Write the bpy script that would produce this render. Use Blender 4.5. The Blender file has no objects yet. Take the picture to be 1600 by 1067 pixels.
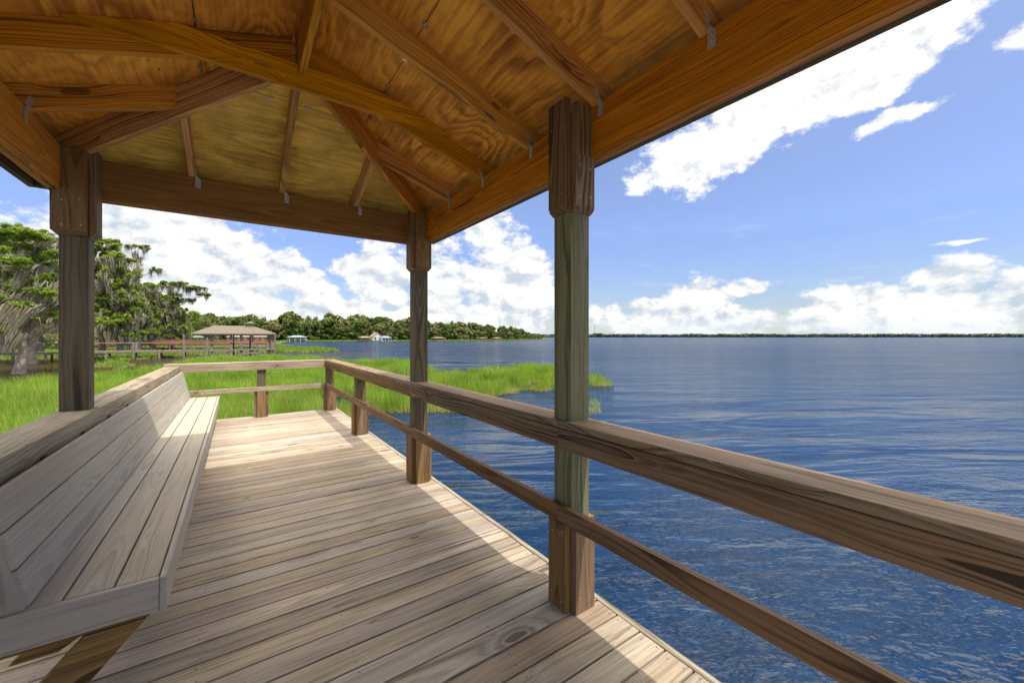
import bpy, math, random
import numpy as np
from mathutils import Vector, Matrix, noise as mnoise
R = math.radians
rng = np.random.default_rng(7)
random.seed(7)
sc = bpy.context.scene
C = sc.collection

# ------------------------------------------------------------------ camera
cam_d = bpy.data.cameras.new("camera"); cam = bpy.data.objects.new("camera", cam_d); C.objects.link(cam)
cam.location = (0, 0, 1.487)
cam.rotation_euler = (R(90), 0, R(-34.8))
cam_d.sensor_width = 36; cam_d.lens = 621.0 / 1600 * 36
cam_d.shift_x = -0.00125; cam_d.shift_y = -0.0045
cam_d.clip_start = 0.05; cam_d.clip_end = 12000
sc.camera = cam

# ------------------------------------------------------------------ view
sc.view_settings.view_transform = 'Standard'; sc.view_settings.look = 'None'
sc.view_settings.gamma = 1.0
sc.view_settings.exposure = 1.17
SKY_STRENGTH = 0.15

# ------------------------------------------------------------------ sun
to_sun = Vector((0.155, -0.48, 1.0)).normalized()
sun_d = bpy.data.lights.new("sun", 'SUN'); sun_d.energy = 2.45; sun_d.angle = R(0.55); sun_d.color = (1.0, 0.95, 0.87)
sun = bpy.data.objects.new("sun", sun_d); C.objects.link(sun)
sun.rotation_euler = (-to_sun).to_track_quat('-Z', 'Y').to_euler()
SUN_EL = math.asin(to_sun.z); SUN_ROT = math.atan2(to_sun.x, to_sun.y)

# ------------------------------------------------------------------ node helper
class N:
    def __init__(s, nt): s.nt = nt; s.x = 0
    def node(s, t, **k):
        n = s.nt.nodes.new(t); s.x += 30; n.location = (s.x, 0)
        for a, b in k.items(): setattr(n, a, b)
        return n
    def lk(s, sock, v):
        if v is None: return
        if isinstance(v, bpy.types.NodeSocket): s.nt.links.new(v, sock)
        else:
            if isinstance(v, (tuple, list)) and len(v) == 3 and sock.type == 'RGBA': v = (*v, 1)
            sock.default_value = v
    def m(s, op, a, b=None, c=None, clamp=False):
        n = s.node('ShaderNodeMath', operation=op); n.use_clamp = clamp
        s.lk(n.inputs[0], a); s.lk(n.inputs[1], b); s.lk(n.inputs[2], c); return n.outputs[0]
    def v(s, op, a, b=None, sc=None):
        n = s.node('ShaderNodeVectorMath', operation=op)
        s.lk(n.inputs[0], a); s.lk(n.inputs[1], b)
        if sc is not None: s.lk(n.inputs[3], sc)
        return n.outputs['Value'] if op in ('LENGTH', 'DOT_PRODUCT', 'DISTANCE') else n.outputs[0]
    def xyz(s, a): n = s.node('ShaderNodeSeparateXYZ'); s.lk(n.inputs[0], a); return n.outputs
    def comb(s, a, b, c):
        n = s.node('ShaderNodeCombineXYZ'); s.lk(n.inputs[0], a); s.lk(n.inputs[1], b); s.lk(n.inputs[2], c); return n.outputs[0]
    def noise(s, vec, scale=1, detail=2, rough=.5, dist=0, col=False):
        n = s.node('ShaderNodeTexNoise'); s.lk(n.inputs['Vector'], vec)
        s.lk(n.inputs['Scale'], scale); s.lk(n.inputs['Detail'], detail); s.lk(n.inputs['Roughness'], rough); s.lk(n.inputs['Distortion'], dist)
        return n.outputs['Color' if col else 'Fac']
    def vor(s, vec, scale=1, rnd=1):
        n = s.node('ShaderNodeTexVoronoi'); s.lk(n.inputs['Vector'], vec); s.lk(n.inputs['Scale'], scale); s.lk(n.inputs['Randomness'], rnd)
        return n.outputs
    def mix(s, f, a, b, mode='MIX'):
        n = s.node('ShaderNodeMix', data_type='RGBA', blend_type=mode); n.clamp_factor = True
        s.lk(n.inputs['Factor'], f); s.lk(n.inputs[6], a); s.lk(n.inputs[7], b); return n.outputs[2]
    def mr(s, v, a, b, c=0, d=1, smooth=False):
        n = s.node('ShaderNodeMapRange'); n.clamp = True
        if smooth: n.interpolation_type = 'SMOOTHSTEP'
        s.lk(n.inputs[0], v)
        for i, q in enumerate((a, b, c, d)): s.lk(n.inputs[i + 1], q)
        return n.outputs[0]
    def hsv(s, col, h=.5, sat=1, val=1):
        n = s.node('ShaderNodeHueSaturation'); s.lk(n.inputs['Color'], col)
        s.lk(n.inputs['Hue'], h); s.lk(n.inputs['Saturation'], sat); s.lk(n.inputs['Value'], val); return n.outputs[0]
    def attr(s, name): return s.node('ShaderNodeAttribute', attribute_name=name).outputs

# ------------------------------------------------------------------ world: sky with clouds laid out by direction
wd = bpy.data.worlds.new("World"); sc.world = wd; wd.use_nodes = True
wd.node_tree.nodes.clear()
w = N(wd.node_tree)
sky = w.node('ShaderNodeTexSky', sky_type='NISHITA'); sky.sun_disc = False
sky.sun_elevation = SUN_EL; sky.sun_rotation = SUN_ROT
sky.air_density = 1.0; sky.dust_density = 0.3; sky.ozone_density = 3.0; sky.altitude = 0
tc = w.node('ShaderNodeTexCoord').outputs['Generated']
dx, dy, dz = w.xyz(tc)
az = w.m('ARCTAN2', dx, dy); el = w.m('ARCSINE', dz)
cosel = w.m('SQRT', w.m('SUBTRACT', 1.0, w.m('MULTIPLY', dz, dz)))
pae = w.comb(az, el, 0)
# cloud masses: (azimuth, elevation, half width, half height, tilt) in degrees, weight
def blobs(lst, vec):
    cur = None
    for (a, b, ra, rb, t, wt) in lst:
        d = w.v('SUBTRACT', vec, (R(a), R(b), 0))
        if t:
            n = w.node('ShaderNodeVectorRotate', rotation_type='Z_AXIS'); w.lk(n.inputs['Vector'], d); n.inputs['Angle'].default_value = R(-t); d = n.outputs[0]
        l = w.v('LENGTH', w.v('MULTIPLY', d, (1 / R(ra), 1 / R(rb), 0)))
        q = w.m('MULTIPLY', w.m('SUBTRACT', 1.0, l), wt)
        cur = q if cur is None else w.m('MAXIMUM', cur, q)
    return cur
EXPK = 1.0 / (2 ** sc.view_settings.exposure * SKY_STRENGTH)      # sky units that show as 1.0
BLOBS = [
    (61, 22.6, 11, 4.6, 8, 1.5), (71, 27.5, 13, 5.5, 14, 1.5), (79, 30, 9, 5, 10, 1.4), (66, 34, 16, 7, 0, 1.4), (78.6, 21.6, 3.8, 1.0, 8, 1.2), (76.5, 25.2, 8, 2.8, 12, 1.3), (89, 25.5, 4, 1.8, 0, 1.0),
    (58, 1.8, 16, 3.0, 0, 1.2), (59.5, 4.6, 4.6, 3.6, 0, 1.3), (65, 6.0, 5.5, 1.1, 3, .9), (49, 2.6, 5, 2.2, 0, 1.1), (54, 4.4, 5, 1.0, 5, .9),
    (80, 2.2, 15, 3.6, 0, 1.3), (82.3, 5.6, 3.6, 2.6, 20, 1.3), (74.5, 4.2, 5, 2.0, 0, 1.2), (89, 4, 6, 2.8, 0, 1.2), (83.5, 9.0, 2.4, .35, 0, .8), (90, 11, 3, .8, 0, .8),
    (106, 4, 16, 6, 0, 1.2), (132, 5, 20, 7, 0, 1.2), (165, 5, 22, 8, 0, 1.2),
    (33.5, 8, 7.5, 9.5, 0, 1.4), (31, 15, 5, 4, 0, 1.2), (38.5, 6, 4.5, 6, 0, 1.3), (24, 8, 7, 7.5, 0, 1.1), (16.5, 8.0, 6.5, 5.5, 10, 1.3), (12.5, 9.6, 4, 2.4, 0, 1.2),
    (-7, 10, 11, 9, -20, 1.4), (0, 8.5, 9, 5.5, -18, 1.3), (6.5, 7.0, 6.5, 2.2, -6, 1.2), (-2, 3.5, 15, 3.4, 0, 1.3), (10, 3.6, 8, 3.0, 0, 1.3), (20, 2.5, 16, 3.2, 0, 1.2),
    (-40, 8, 24, 8, 0, 1.2), (-80, 6, 30, 9, 0, 1.2), (-130, 8, 30, 10, 0, 1.2), (-16.5, 6.5, 5, 3, 0, .9),
]
warpv = w.noise(w.v('SCALE', pae, sc=9.0), 1, 3, .5, col=True)
paw = w.v('ADD', pae, w.v('SCALE', w.v('SUBTRACT', warpv, (.5, .5, .5)), sc=.035))
blob = blobs(BLOBS, paw)
stretch = w.v('MULTIPLY', pae, (13.0, 19.0, 1))
fb = w.noise(stretch, 1, 9, .62)
fb2 = w.noise(w.v('ADD', stretch, (.16, .30, 0)), 1, 6, .62)
bigv = w.v('MULTIPLY', w.comb(w.m('DIVIDE', dx, w.m('MAXIMUM', dz, .12)), w.m('DIVIDE', dy, w.m('MAXIMUM', dz, .12)), 0), (1.3, 1.3, 1))
over = w.noise(bigv, 1, 6, .55)
# broken cloud field added out of view overhead as white fill light, none in the clear blue band over the lake
high = w.m('MULTIPLY', w.mr(el, R(32), R(40), 0, 1, True), w.m('SUBTRACT', over, .43))
dens = w.m('ADD', blob, w.m('MULTIPLY', w.m('SUBTRACT', fb, .5), 2.6))
dens = w.m('MAXIMUM', w.m('SUBTRACT', dens, .12), w.m('MULTIPLY', high, 3.0))
alpha = w.mr(dens, -.04, .42, 0, 1, True)
relief = w.m('MULTIPLY', w.m('SUBTRACT', fb, fb2), 4.5)
lowf = w.noise(w.v('MULTIPLY', pae, (7.0, 12.0, 1)), 1, 3, .5)
thick = w.mr(dens, .15, 1.0, 0, 1, True)
lit = w.m('ADD', w.m('ADD', .62, relief), w.m('MULTIPLY', w.m('SUBTRACT', .56, lowf), w.m('MULTIPLY', thick, 2.6)), clamp=True)
hib = w.mr(el, R(14), R(20), 0, .40)                                # the high cloud is thin and brilliant
lit = w.m('ADD', lit, hib, clamp=True)
c_lit = tuple(EXPK * q for q in (1.12, 1.10, 1.06)); c_sh = tuple(EXPK * q for q in (.62, .70, .80))
c_fill = tuple(EXPK * q for q in (6.6, 6.0, 5.2))     # added high cloud out of view, over-bright as fill for deck and ceiling
ccol = w.mix(lit, c_sh, c_lit)
ccol = w.mix(w.mr(el, R(30), R(48), 0, 1, True), ccol, c_fill)
# clear sky: deeper blue than the bare model near the horizon, slightly violet higher up
skyg = w.mix(w.mr(el, R(0), R(14), 0, 1), tuple(.305 * q for q in (.98, .99, 1.06)), (.475, .45, .56))
skyg = w.mix(w.mr(el, R(12), R(34), 0, 1), skyg, (.76, .63, .61))
skycol = w.mix(1.0, sky.outputs[0], skyg, 'MULTIPLY')
# pale haze sitting on the horizon
hz = w.m('MULTIPLY', w.mr(el, R(3.2), R(.3), 0, 1, True), .55)
col = w.mix(alpha, skycol, ccol)
col = w.mix(hz, col, tuple(EXPK * q for q in (.74, .84, .92)))
# thin streaky cirrus, faint
cir = w.noise(w.v('MULTIPLY', pae, (5.0, 22.0, 1)), 1, 5, .6)
cm = w.m('MULTIPLY', w.mr(cir, .56, .78, 0, .45, True), w.mr(el, R(16), R(9), 0, 1))
col = w.mix(cm, col, tuple(EXPK * q for q in (.95, .97, 1.0)))
bg = w.node('ShaderNodeBackground'); out = w.node('ShaderNodeOutputWorld')
w.lk(bg.inputs[0], col); bg.inputs[1].default_value = SKY_STRENGTH
w.nt.links.new(bg.outputs[0], out.inputs[0])

# ------------------------------------------------------------------ object helpers
def tag(o, label=None, cat=None, group=None, kind=None):
    if label: o['label'] = label
    if cat: o['category'] = cat
    if group: o['group'] = group
    if kind: o['kind'] = kind
    return o
def empty(name, loc=(0, 0, 0), label=None, cat=None, group=None, rz=0):
    o = bpy.data.objects.new(name, None); C.objects.link(o); o.location = loc; o.rotation_euler = (0, 0, rz)
    o.empty_display_size = .2
    return tag(o, label, cat, group)
def copy_tree(o, parent=None):
    c = o.copy(); C.objects.link(c)
    if parent: c.parent = parent
    for ch in list(o.children): copy_tree(ch, c)
    return c

class MB:
    """collects shapes; every vertex carries grain coordinates (gco) and a per-piece random (rnd)"""
    def __init__(s): s.v = []; s.f = []; s.g = []; s.r = []; s.mi = []
    def add(s, vs, fs, gs, rnd, mi=0):
        b = len(s.v); s.v += [tuple(q) for q in vs]; s.g += [tuple(q) for q in gs]; s.r += [rnd] * len(vs)
        s.f += [tuple(i + b for i in q) for q in fs]; s.mi += [mi] * len(fs)
    def box(s, o, ax, L, ay, W, T, bev=.003, mi=0, rnd=None, gx=None):
        """o = corner; ax = length dir, ay = width dir, third = ax x ay thickness"""
        ax = Vector(ax).normalized(); ay = Vector(ay); ay = (ay - ax * ay.dot(ax)).normalized(); azv = ax.cross(ay)
        o = Vector(o); rnd = random.random() if rnd is None else rnd
        off = Vector((random.uniform(0, 40) if gx is None else gx, -W / 2, -T / 2))
        D = (L, W, T); b = min(bev, min(D) * .3)
        vs = []; gs = []; idx = {}
        for i in (0, 1):
            for j in (0, 1):
                for k in (0, 1):
                    for a in range(3):
                        q = [i * L, j * W, k * T]
                        for c in range(3):
                            if c != a:
                                q[c] += b * (1 if (i, j, k)[c] == 0 else -1)
                        idx[(i, j, k, a)] = len(vs)
                        vs.append(o + ax * q[0] + ay * q[1] + azv * q[2]); gs.append(Vector(q) + off)
        fs = []
        for a in range(3):
            u, w_ = (a + 1) % 3, (a + 2) % 3
            for sd in (0, 1):
                loop = []
                for (p, q) in ((0, 0), (1, 0), (1, 1), (0, 1)):
                    c = [0, 0, 0]; c[a] = sd; c[u] = p; c[w_] = q; loop.append(idx[(*c, a)])
                fs.append(loop if sd else loop[::-1])
        for a in range(3):  # edges along axis a
            u, w_ = (a + 1) % 3, (a + 2) % 3
            for p in (0, 1):
                for q in (0, 1):
                    c0 = [0, 0, 0]; c0[u] = p; c0[w_] = q; c1 = list(c0); c1[a] = 1
                    loop = [idx[(*c0, u)], idx[(*c1, u)], idx[(*c1, w_)], idx[(*c0, w_)]]
                    if p == q: loop = loop[::-1]
                    fs.append(loop)
        for i in (0, 1):
            for j in (0, 1):
                for k in (0, 1):
                    loop = [idx[(i, j, k, a)] for a in range(3)]
                    if (i + j + k) % 2 == 0: loop = loop[::-1]
                    fs.append(loop)
        s.add(vs, fs, gs, rnd, mi); return s
    def bar(s, p0, p1, W, T, up=(0, 0, 1), bev=.003, mi=0, rnd=None):
        """bar centred on the line p0-p1; T measured along up (perp.), W across"""
        p0 = Vector(p0); p1 = Vector(p1); ax = p1 - p0; L = ax.length; ax.normalize()
        up = Vector(up); up = (up - ax * up.dot(ax)).normalized(); ay = up.cross(ax)
        return s.box(p0 - ay * W / 2 - up * T / 2, ax, L, ay, W, T, bev, mi, rnd)
    def prism(s, poly, o, u, v, T, mi=0, rnd=None, grain='u'):
        """polygon (a,b) in plane o+u*a+v*b extruded T along u x v"""
        u = Vector(u).normalized(); v = Vector(v).normalized(); n = u.cross(v); o = Vector(o)
        rnd = random.random() if rnd is None else rnd; gx = random.uniform(0, 40)
        k = len(poly); vs = []; gs = []
        ca = sum(p[0] for p in poly) / k; cb = sum(p[1] for p in poly) / k
        for t in (0, T):
            for (a, b) in poly:
                vs.append(o + u * a + v * b + n * t)
                gs.append((a + gx, b - cb, t - T / 2) if grain == 'u' else (b + gx, a - ca, t - T / 2))
        # separate verts for sides keep flat look anyway (flat shading)
        fs = [tuple(range(k))[::-1], tuple(range(k, 2 * k))]
        for i in range(k):
            j = (i + 1) % k; fs.append((i, j, j + k, i + k))
        # orientation
        area = sum(poly[i][0] * poly[(i + 1) % k][1] - poly[(i + 1) % k][0] * poly[i][1] for i in range(k))
        if area < 0: fs = [f[::-1] for f in fs]
        s.add(vs, fs, gs, rnd, mi); return s
    def tube(s, pts, rad, n=8, mi=0, cap=True, rnd=None):
        rnd = random.random() if rnd is None else rnd
        pts = [Vector(p) for p in pts]; rad = rad if hasattr(rad, '__len__') else [rad] * len(pts)
        vs = []; gs = []; fs = []; acc = 0; gx = random.uniform(0, 40)
        ref = Vector((0.3, 1, 0.1))
        for i, p in enumerate(pts):
            d = (pts[min(i + 1, len(pts) - 1)] - pts[max(i - 1, 0)]).normalized()
            a = d.cross(ref)
            if a.length < .05: a = d.cross(Vector((1, 0, 0)))
            a.normalize(); b = d.cross(a)
            if i: acc += (p - pts[i - 1]).length
            for k in range(n):
                t = 2 * math.pi * k / n
                q = (a * math.cos(t) + b * math.sin(t)) * rad[i]
                vs.append(p + q); gs.append((acc + gx, q.dot(a), q.dot(b)))
        for i in range(len(pts) - 1):
            for k in range(n):
                fs.append((i * n + k, i * n + (k + 1) % n, (i + 1) * n + (k + 1) % n, (i + 1) * n + k))
        if cap:
            fs.append(tuple(range(n))[::-1]); fs.append(tuple(range((len(pts) - 1) * n, len(pts) * n)))
        s.add(vs, fs, gs, rnd, mi); return s
    def build(s, name, mats, parent=None, smooth=False, origin=None):
        me = bpy.data.meshes.new(name)
        me.from_pydata(s.v, [], s.f)
        if not isinstance(mats, (list, tuple)): mats = [mats]
        for m_ in mats: me.materials.append(m_)
        if len(mats) > 1: me.polygons.foreach_set('material_index', s.mi)
        a = me.attributes.new('gco', 'FLOAT_VECTOR', 'POINT'); a.data.foreach_set('vector', np.array(s.g, dtype=np.float32).ravel())
        a = me.attributes.new('rnd', 'FLOAT', 'POINT'); a.data.foreach_set('value', np.array(s.r, dtype=np.float32))
        if smooth: me.polygons.foreach_set('use_smooth', [True] * len(me.polygons))
        me.update()
        o = bpy.data.objects.new(name, me); C.objects.link(o)
        if parent: o.parent = parent
        return o

# ------------------------------------------------------------------ materials
def new_mat(name):
    m_ = bpy.data.materials.new(name); m_.use_nodes = True; m_.node_tree.nodes.clear()
    n = N(m_.node_tree); bs = n.node('ShaderNodeBsdfPrincipled'); o = n.node('ShaderNodeOutputMaterial')
    n.nt.links.new(bs.outputs[0], o.inputs[0]); return m_, n, bs
def wood(name, light, dark, knot=(.06, .03, .015), freq=110, contrast=.6, streak=.35, var=.25, knots=.35,
         grey=None, greyamt=0, rough=.7, bump=.4, blot=.15, wander=.03, huev=.02, spec=.3, cracks=0):
    m_, n, bs = new_mat(name)
    g = n.attr('gco')['Vector']; r = n.attr('rnd')['Fac']
    seed = n.comb(n.m('MULTIPLY', r, 57.3), n.m('MULTIPLY', r, 23.1), n.m('MULTIPLY', r, 11.7))
    gs = n.v('ADD', g, seed)
    r2 = n.m('FRACT', n.m('MULTIPLY', r, 13.37)); r3 = n.m('FRACT', n.m('MULTIPLY', r, 91.7)); r4 = n.m('FRACT', n.m('MULTIPLY', r, 7.77))
    X, Y, Z = n.xyz(g)
    # knots
    kx, ky, kz = n.xyz(gs)
    kv = n.comb(n.m('MULTIPLY', kx, 2.3), n.m('MULTIPLY', n.m('ADD', ky, n.m('MULTIPLY', kz, 1.3)), 6.5), 3.0)
    kv = n.v('ADD', kv, n.v('SCALE', n.v('SUBTRACT', n.noise(n.v('MULTIPLY', gs, (14, 30, 30)), 1, 2, .5, col=True), (.5, .5, .5)), sc=.13))
    vo = n.vor(kv, 1.0)
    kc = n.xyz(vo['Color'])
    kon = n.m('LESS_THAN', kc[0], knots)
    size = n.m('MULTIPLY_ADD', kc[1], .11, .045)
    kd = n.m('DIVIDE', vo['Distance'], size)
    kinf = n.m('MULTIPLY', kon, n.mr(kd, 4.5, 0.6, 0, 1, True))     # wide influence
    kcore = n.m('MULTIPLY', kon, n.mr(kd, 1.15, .75, 0, 1, True))
    # rings
    lw = n.noise(n.v('MULTIPLY', gs, (.9, 2.0, 2.0)), 1, 2, .5)
    lw2 = n.noise(n.v('MULTIPLY', n.v('ADD', gs, (7, 3, 5)), (.7, 2.0, 2.0)), 1, 1, .5)
    yy = n.m('ADD', Y, n.m('ADD', n.m('MULTIPLY', n.m('SUBTRACT', r2, .5), .11), n.m('MULTIPLY', n.m('SUBTRACT', lw, .5), wander * 4)))
    zz = n.m('ADD', Z, n.m('ADD', n.m('MULTIPLY_ADD', r3, .07, .02), n.m('MULTIPLY', n.m('SUBTRACT', lw2, .5), wander * 5)))
    rad = n.m('SQRT', n.m('ADD', n.m('MULTIPLY', yy, yy), n.m('MULTIPLY', zz, zz)))
    fine = n.noise(n.v('MULTIPLY', gs, (6, 40, 40)), 1, 2, .5)
    rad = n.m('ADD', rad, n.m('MULTIPLY', n.m('SUBTRACT', fine, .5), .006))
    rad = n.m('ADD', rad, n.m('MULTIPLY', kinf, .035))
    jit = n.noise(n.comb(n.m('MULTIPLY', rad, 34), n.m('MULTIPLY', r, 31), 0), 1, 2, .6)
    ph = n.m('FRACT', n.m('ADD', n.m('MULTIPLY', rad, n.m('MULTIPLY', freq, n.m('MULTIPLY_ADD', r4, .5, .75))), n.m('MULTIPLY', jit, 3.2)))
    ramp_ = n.m('MULTIPLY', n.mr(n.noise(n.comb(n.m('MULTIPLY', rad, 60), n.m('MULTIPLY', r, 17), 3), 1, 1, .5), .32, .68, .25, 1.25), n.mr(n.noise(n.v('MULTIPLY', gs, (1.3, 9, 9)), 1, 2, .5), .3, .7, .45, 1.3))
    ring = n.m('MULTIPLY', n.mr(ph, .15, .85, 0, 1, True), n.mr(ph, 1.0, .88, 0, 1))
    ring = n.m('MULTIPLY', ring, ramp_)
    st = n.noise(n.v('MULTIPLY', gs, (4, 105, 105)), 1, 5, .72)
    st2 = n.noise(n.v('MULTIPLY', gs, (1.6, 35, 35)), 1, 3, .6)
    f = n.m('ADD', n.m('MULTIPLY', ring, contrast), n.m('MULTIPLY', n.m('SUBTRACT', st, .42), streak * 2))
    f = n.m('ADD', f, n.m('MULTIPLY', n.m('SUBTRACT', st2, .5), streak * 1.6))
    f = n.m('ADD', f, n.m('MULTIPLY', kinf, .25), clamp=True)
    col = n.mix(f, light, dark)
    bl = n.noise(n.v('MULTIPLY', gs, (2.2, 9, 9)), 1, 3, .6)
    if grey:
        gm = n.m('MULTIPLY', n.mr(n.m('ADD', n.m('MULTIPLY', bl, .7), n.m('MULTIPLY', r3, .3)), .3, .7), greyamt)
        col = n.mix(gm, col, n.mix(f, grey, tuple(c * .45 for c in grey)))
    val = n.m('ADD', n.m('MULTIPLY_ADD', n.m('SUBTRACT', r, .5), var, 1.0), n.m('MULTIPLY', n.m('SUBTRACT', bl, .5), blot * 2))
    hue = n.m('MULTIPLY_ADD', n.m('SUBTRACT', r2, .5), huev, .5)
    col = n.hsv(col, hue, n.m('MULTIPLY_ADD', n.m('SUBTRACT', r4, .5), .3, 1.0), val)
    kring = n.m('MULTIPLY', kon, n.m('MULTIPLY', n.mr(kd, .55, .95, .35, 1), n.mr(kd, 1.25, 1.0, 0, 1)))
    col = n.mix(n.m('MULTIPLY', n.m('MAXIMUM', n.m('MULTIPLY', kcore, .75), n.m('MULTIPLY', kring, .8)), .9), col, knot)
    if cracks:      # drying checks: short dark splits along the grain
        ck = n.noise(n.v('MULTIPLY', n.v('ADD', gs, (3.3, 1.7, 2.9)), (1.5, 62, 62)), 1, 2, .5)
        cm_ = n.noise(n.v('MULTIPLY', gs, (1.1, 6, 6)), 1, 2, .5)
        ckm = n.m('MULTIPLY', n.mr(ck, .655, .70), n.mr(cm_, .48, .58))
        col = n.mix(n.m('MULTIPLY', ckm, min(1, cracks) * .85), col, tuple(c * .35 for c in dark))
    n.lk(bs.inputs['Base Color'], col)
    n.lk(bs.inputs['Roughness'], n.m('MULTIPLY_ADD', f, .12, rough))
    bs.inputs['Specular IOR Level'].default_value = spec
    h = n.m('SUBTRACT', n.m('MULTIPLY', st, .6), n.m('MULTIPLY', ring, -.3))
    h = n.m('SUBTRACT', h, n.m('MULTIPLY', kcore, .5))
    b = n.node('ShaderNodeBump'); b.inputs['Strength'].default_value = bump; b.inputs['Distance'].default_value = .002
    n.lk(b.inputs['Height'], h); n.lk(bs.inputs['Normal'], b.outputs[0])
    return m_
def simple(name, col, rough=.6, metal=0, nz=0, nscale=8, bump=0):
    m_, n, bs = new_mat(name)
    if nz:
        tcn = n.node('ShaderNodeTexCoord').outputs['Object']
        q = n.noise(tcn, nscale, 4, .6)
        c = n.mix(n.mr(q, .3, .7), tuple(x * (1 - nz) for x in col), tuple(min(1, x * (1 + nz)) for x in col)); n.lk(bs.inputs['Base Color'], c)
        if bump:
            b = n.node('ShaderNodeBump'); b.inputs['Strength'].default_value = bump; b.inputs['Distance'].default_value = .02
            n.lk(b.inputs['Height'], q); n.lk(bs.inputs['Normal'], b.outputs[0])
    else: n.lk(bs.inputs['Base Color'], col)
    bs.inputs['Roughness'].default_value = rough; bs.inputs['Metallic'].default_value = metal
    return m_

M_DECK = wood('weathered_deck', (.37, .29, .20), (.10, .07, .045), knot=(.03, .018, .011), freq=62, contrast=.50, streak=.62, var=.36, knots=.34, grey=(.27, .25, .215), greyamt=.7, rough=.75, bump=.7, blot=.24, cracks=.6)
M_BENCH = wood('composite_bench', (.37, .325, .25), (.20, .17, .13), freq=80, contrast=.38, streak=.36, var=.14, knots=0.0, grey=(.33, .31, .275), greyamt=.6, rough=.65, bump=.4, blot=.09, wander=.02, huev=.01)
M_FRAME = wood('treated_frame', (.24, .125, .036), (.055, .027, .008), freq=60, contrast=.75, streak=.45, var=.2, knots=.2, rough=.75, cracks=.4)
M_POST = wood('brown_post', (.135, .10, .042), (.030, .020, .007), freq=58, contrast=.8, streak=.5, var=.22, knots=.35, rough=.7, grey=(.11, .093, .055), greyamt=.3, huev=.01, cracks=.5)
M_CLAD = wood('brown_cladding', (.23, .135, .055), (.05, .025, .008), freq=55, contrast=.85, streak=.5, var=.22, knots=.35, rough=.7, grey=(.15, .115, .07), greyamt=.25, huev=.01, cracks=.4)
M_GREEN = wood('green_treated_post', (.175, .175, .072), (.055, .055, .022), freq=50, contrast=.6, streak=.6, var=.08, knots=.25, rough=.7, huev=.005, cracks=.6)
M_RAIL = wood('brown_rail', (.20, .11, .040), (.026, .012, .004), freq=55, contrast=.95, streak=.55, var=.16, knots=.42, rough=.6, grey=(.17, .125, .075), greyamt=.2, huev=.01, cracks=.7)
M_RAILC = wood('brown_rail_cap', (.24, .15, .075), (.05, .026, .011), freq=55, contrast=.7, streak=.7, var=.16, knots=.42, rough=.65, grey=(.24, .19, .135), greyamt=.6, huev=.01, cracks=1.0)
M_CAP = wood('weathered_cap', (.34, .275, .18), (.085, .06, .034), freq=52, contrast=.6, streak=.75, var=.18, knots=.3, rough=.8, grey=(.28, .255, .205), greyamt=.65, cracks=1.0)
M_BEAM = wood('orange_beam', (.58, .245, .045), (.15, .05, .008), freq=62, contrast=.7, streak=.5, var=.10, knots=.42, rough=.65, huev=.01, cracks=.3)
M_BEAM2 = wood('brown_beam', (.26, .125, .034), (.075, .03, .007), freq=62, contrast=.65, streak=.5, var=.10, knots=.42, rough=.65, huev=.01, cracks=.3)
M_RAFT = wood('rafter_wood', (.66, .32, .062), (.14, .06, .009), freq=60, contrast=.78, streak=.5, var=.18, knots=.40, rough=.65, huev=.012, cracks=.3)
M_STEEL = simple('galvanised_steel', (.42, .42, .41), .5, .35, nz=.25, nscale=60)
M_SCREW = simple('screw_steel', (.12, .11, .10), .5, .6)
M_NAIL = simple('nail_steel', (.55, .55, .55), .35, .9)
M_WIRE = simple('dark_seam', (.03, .028, .025), .6)

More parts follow.
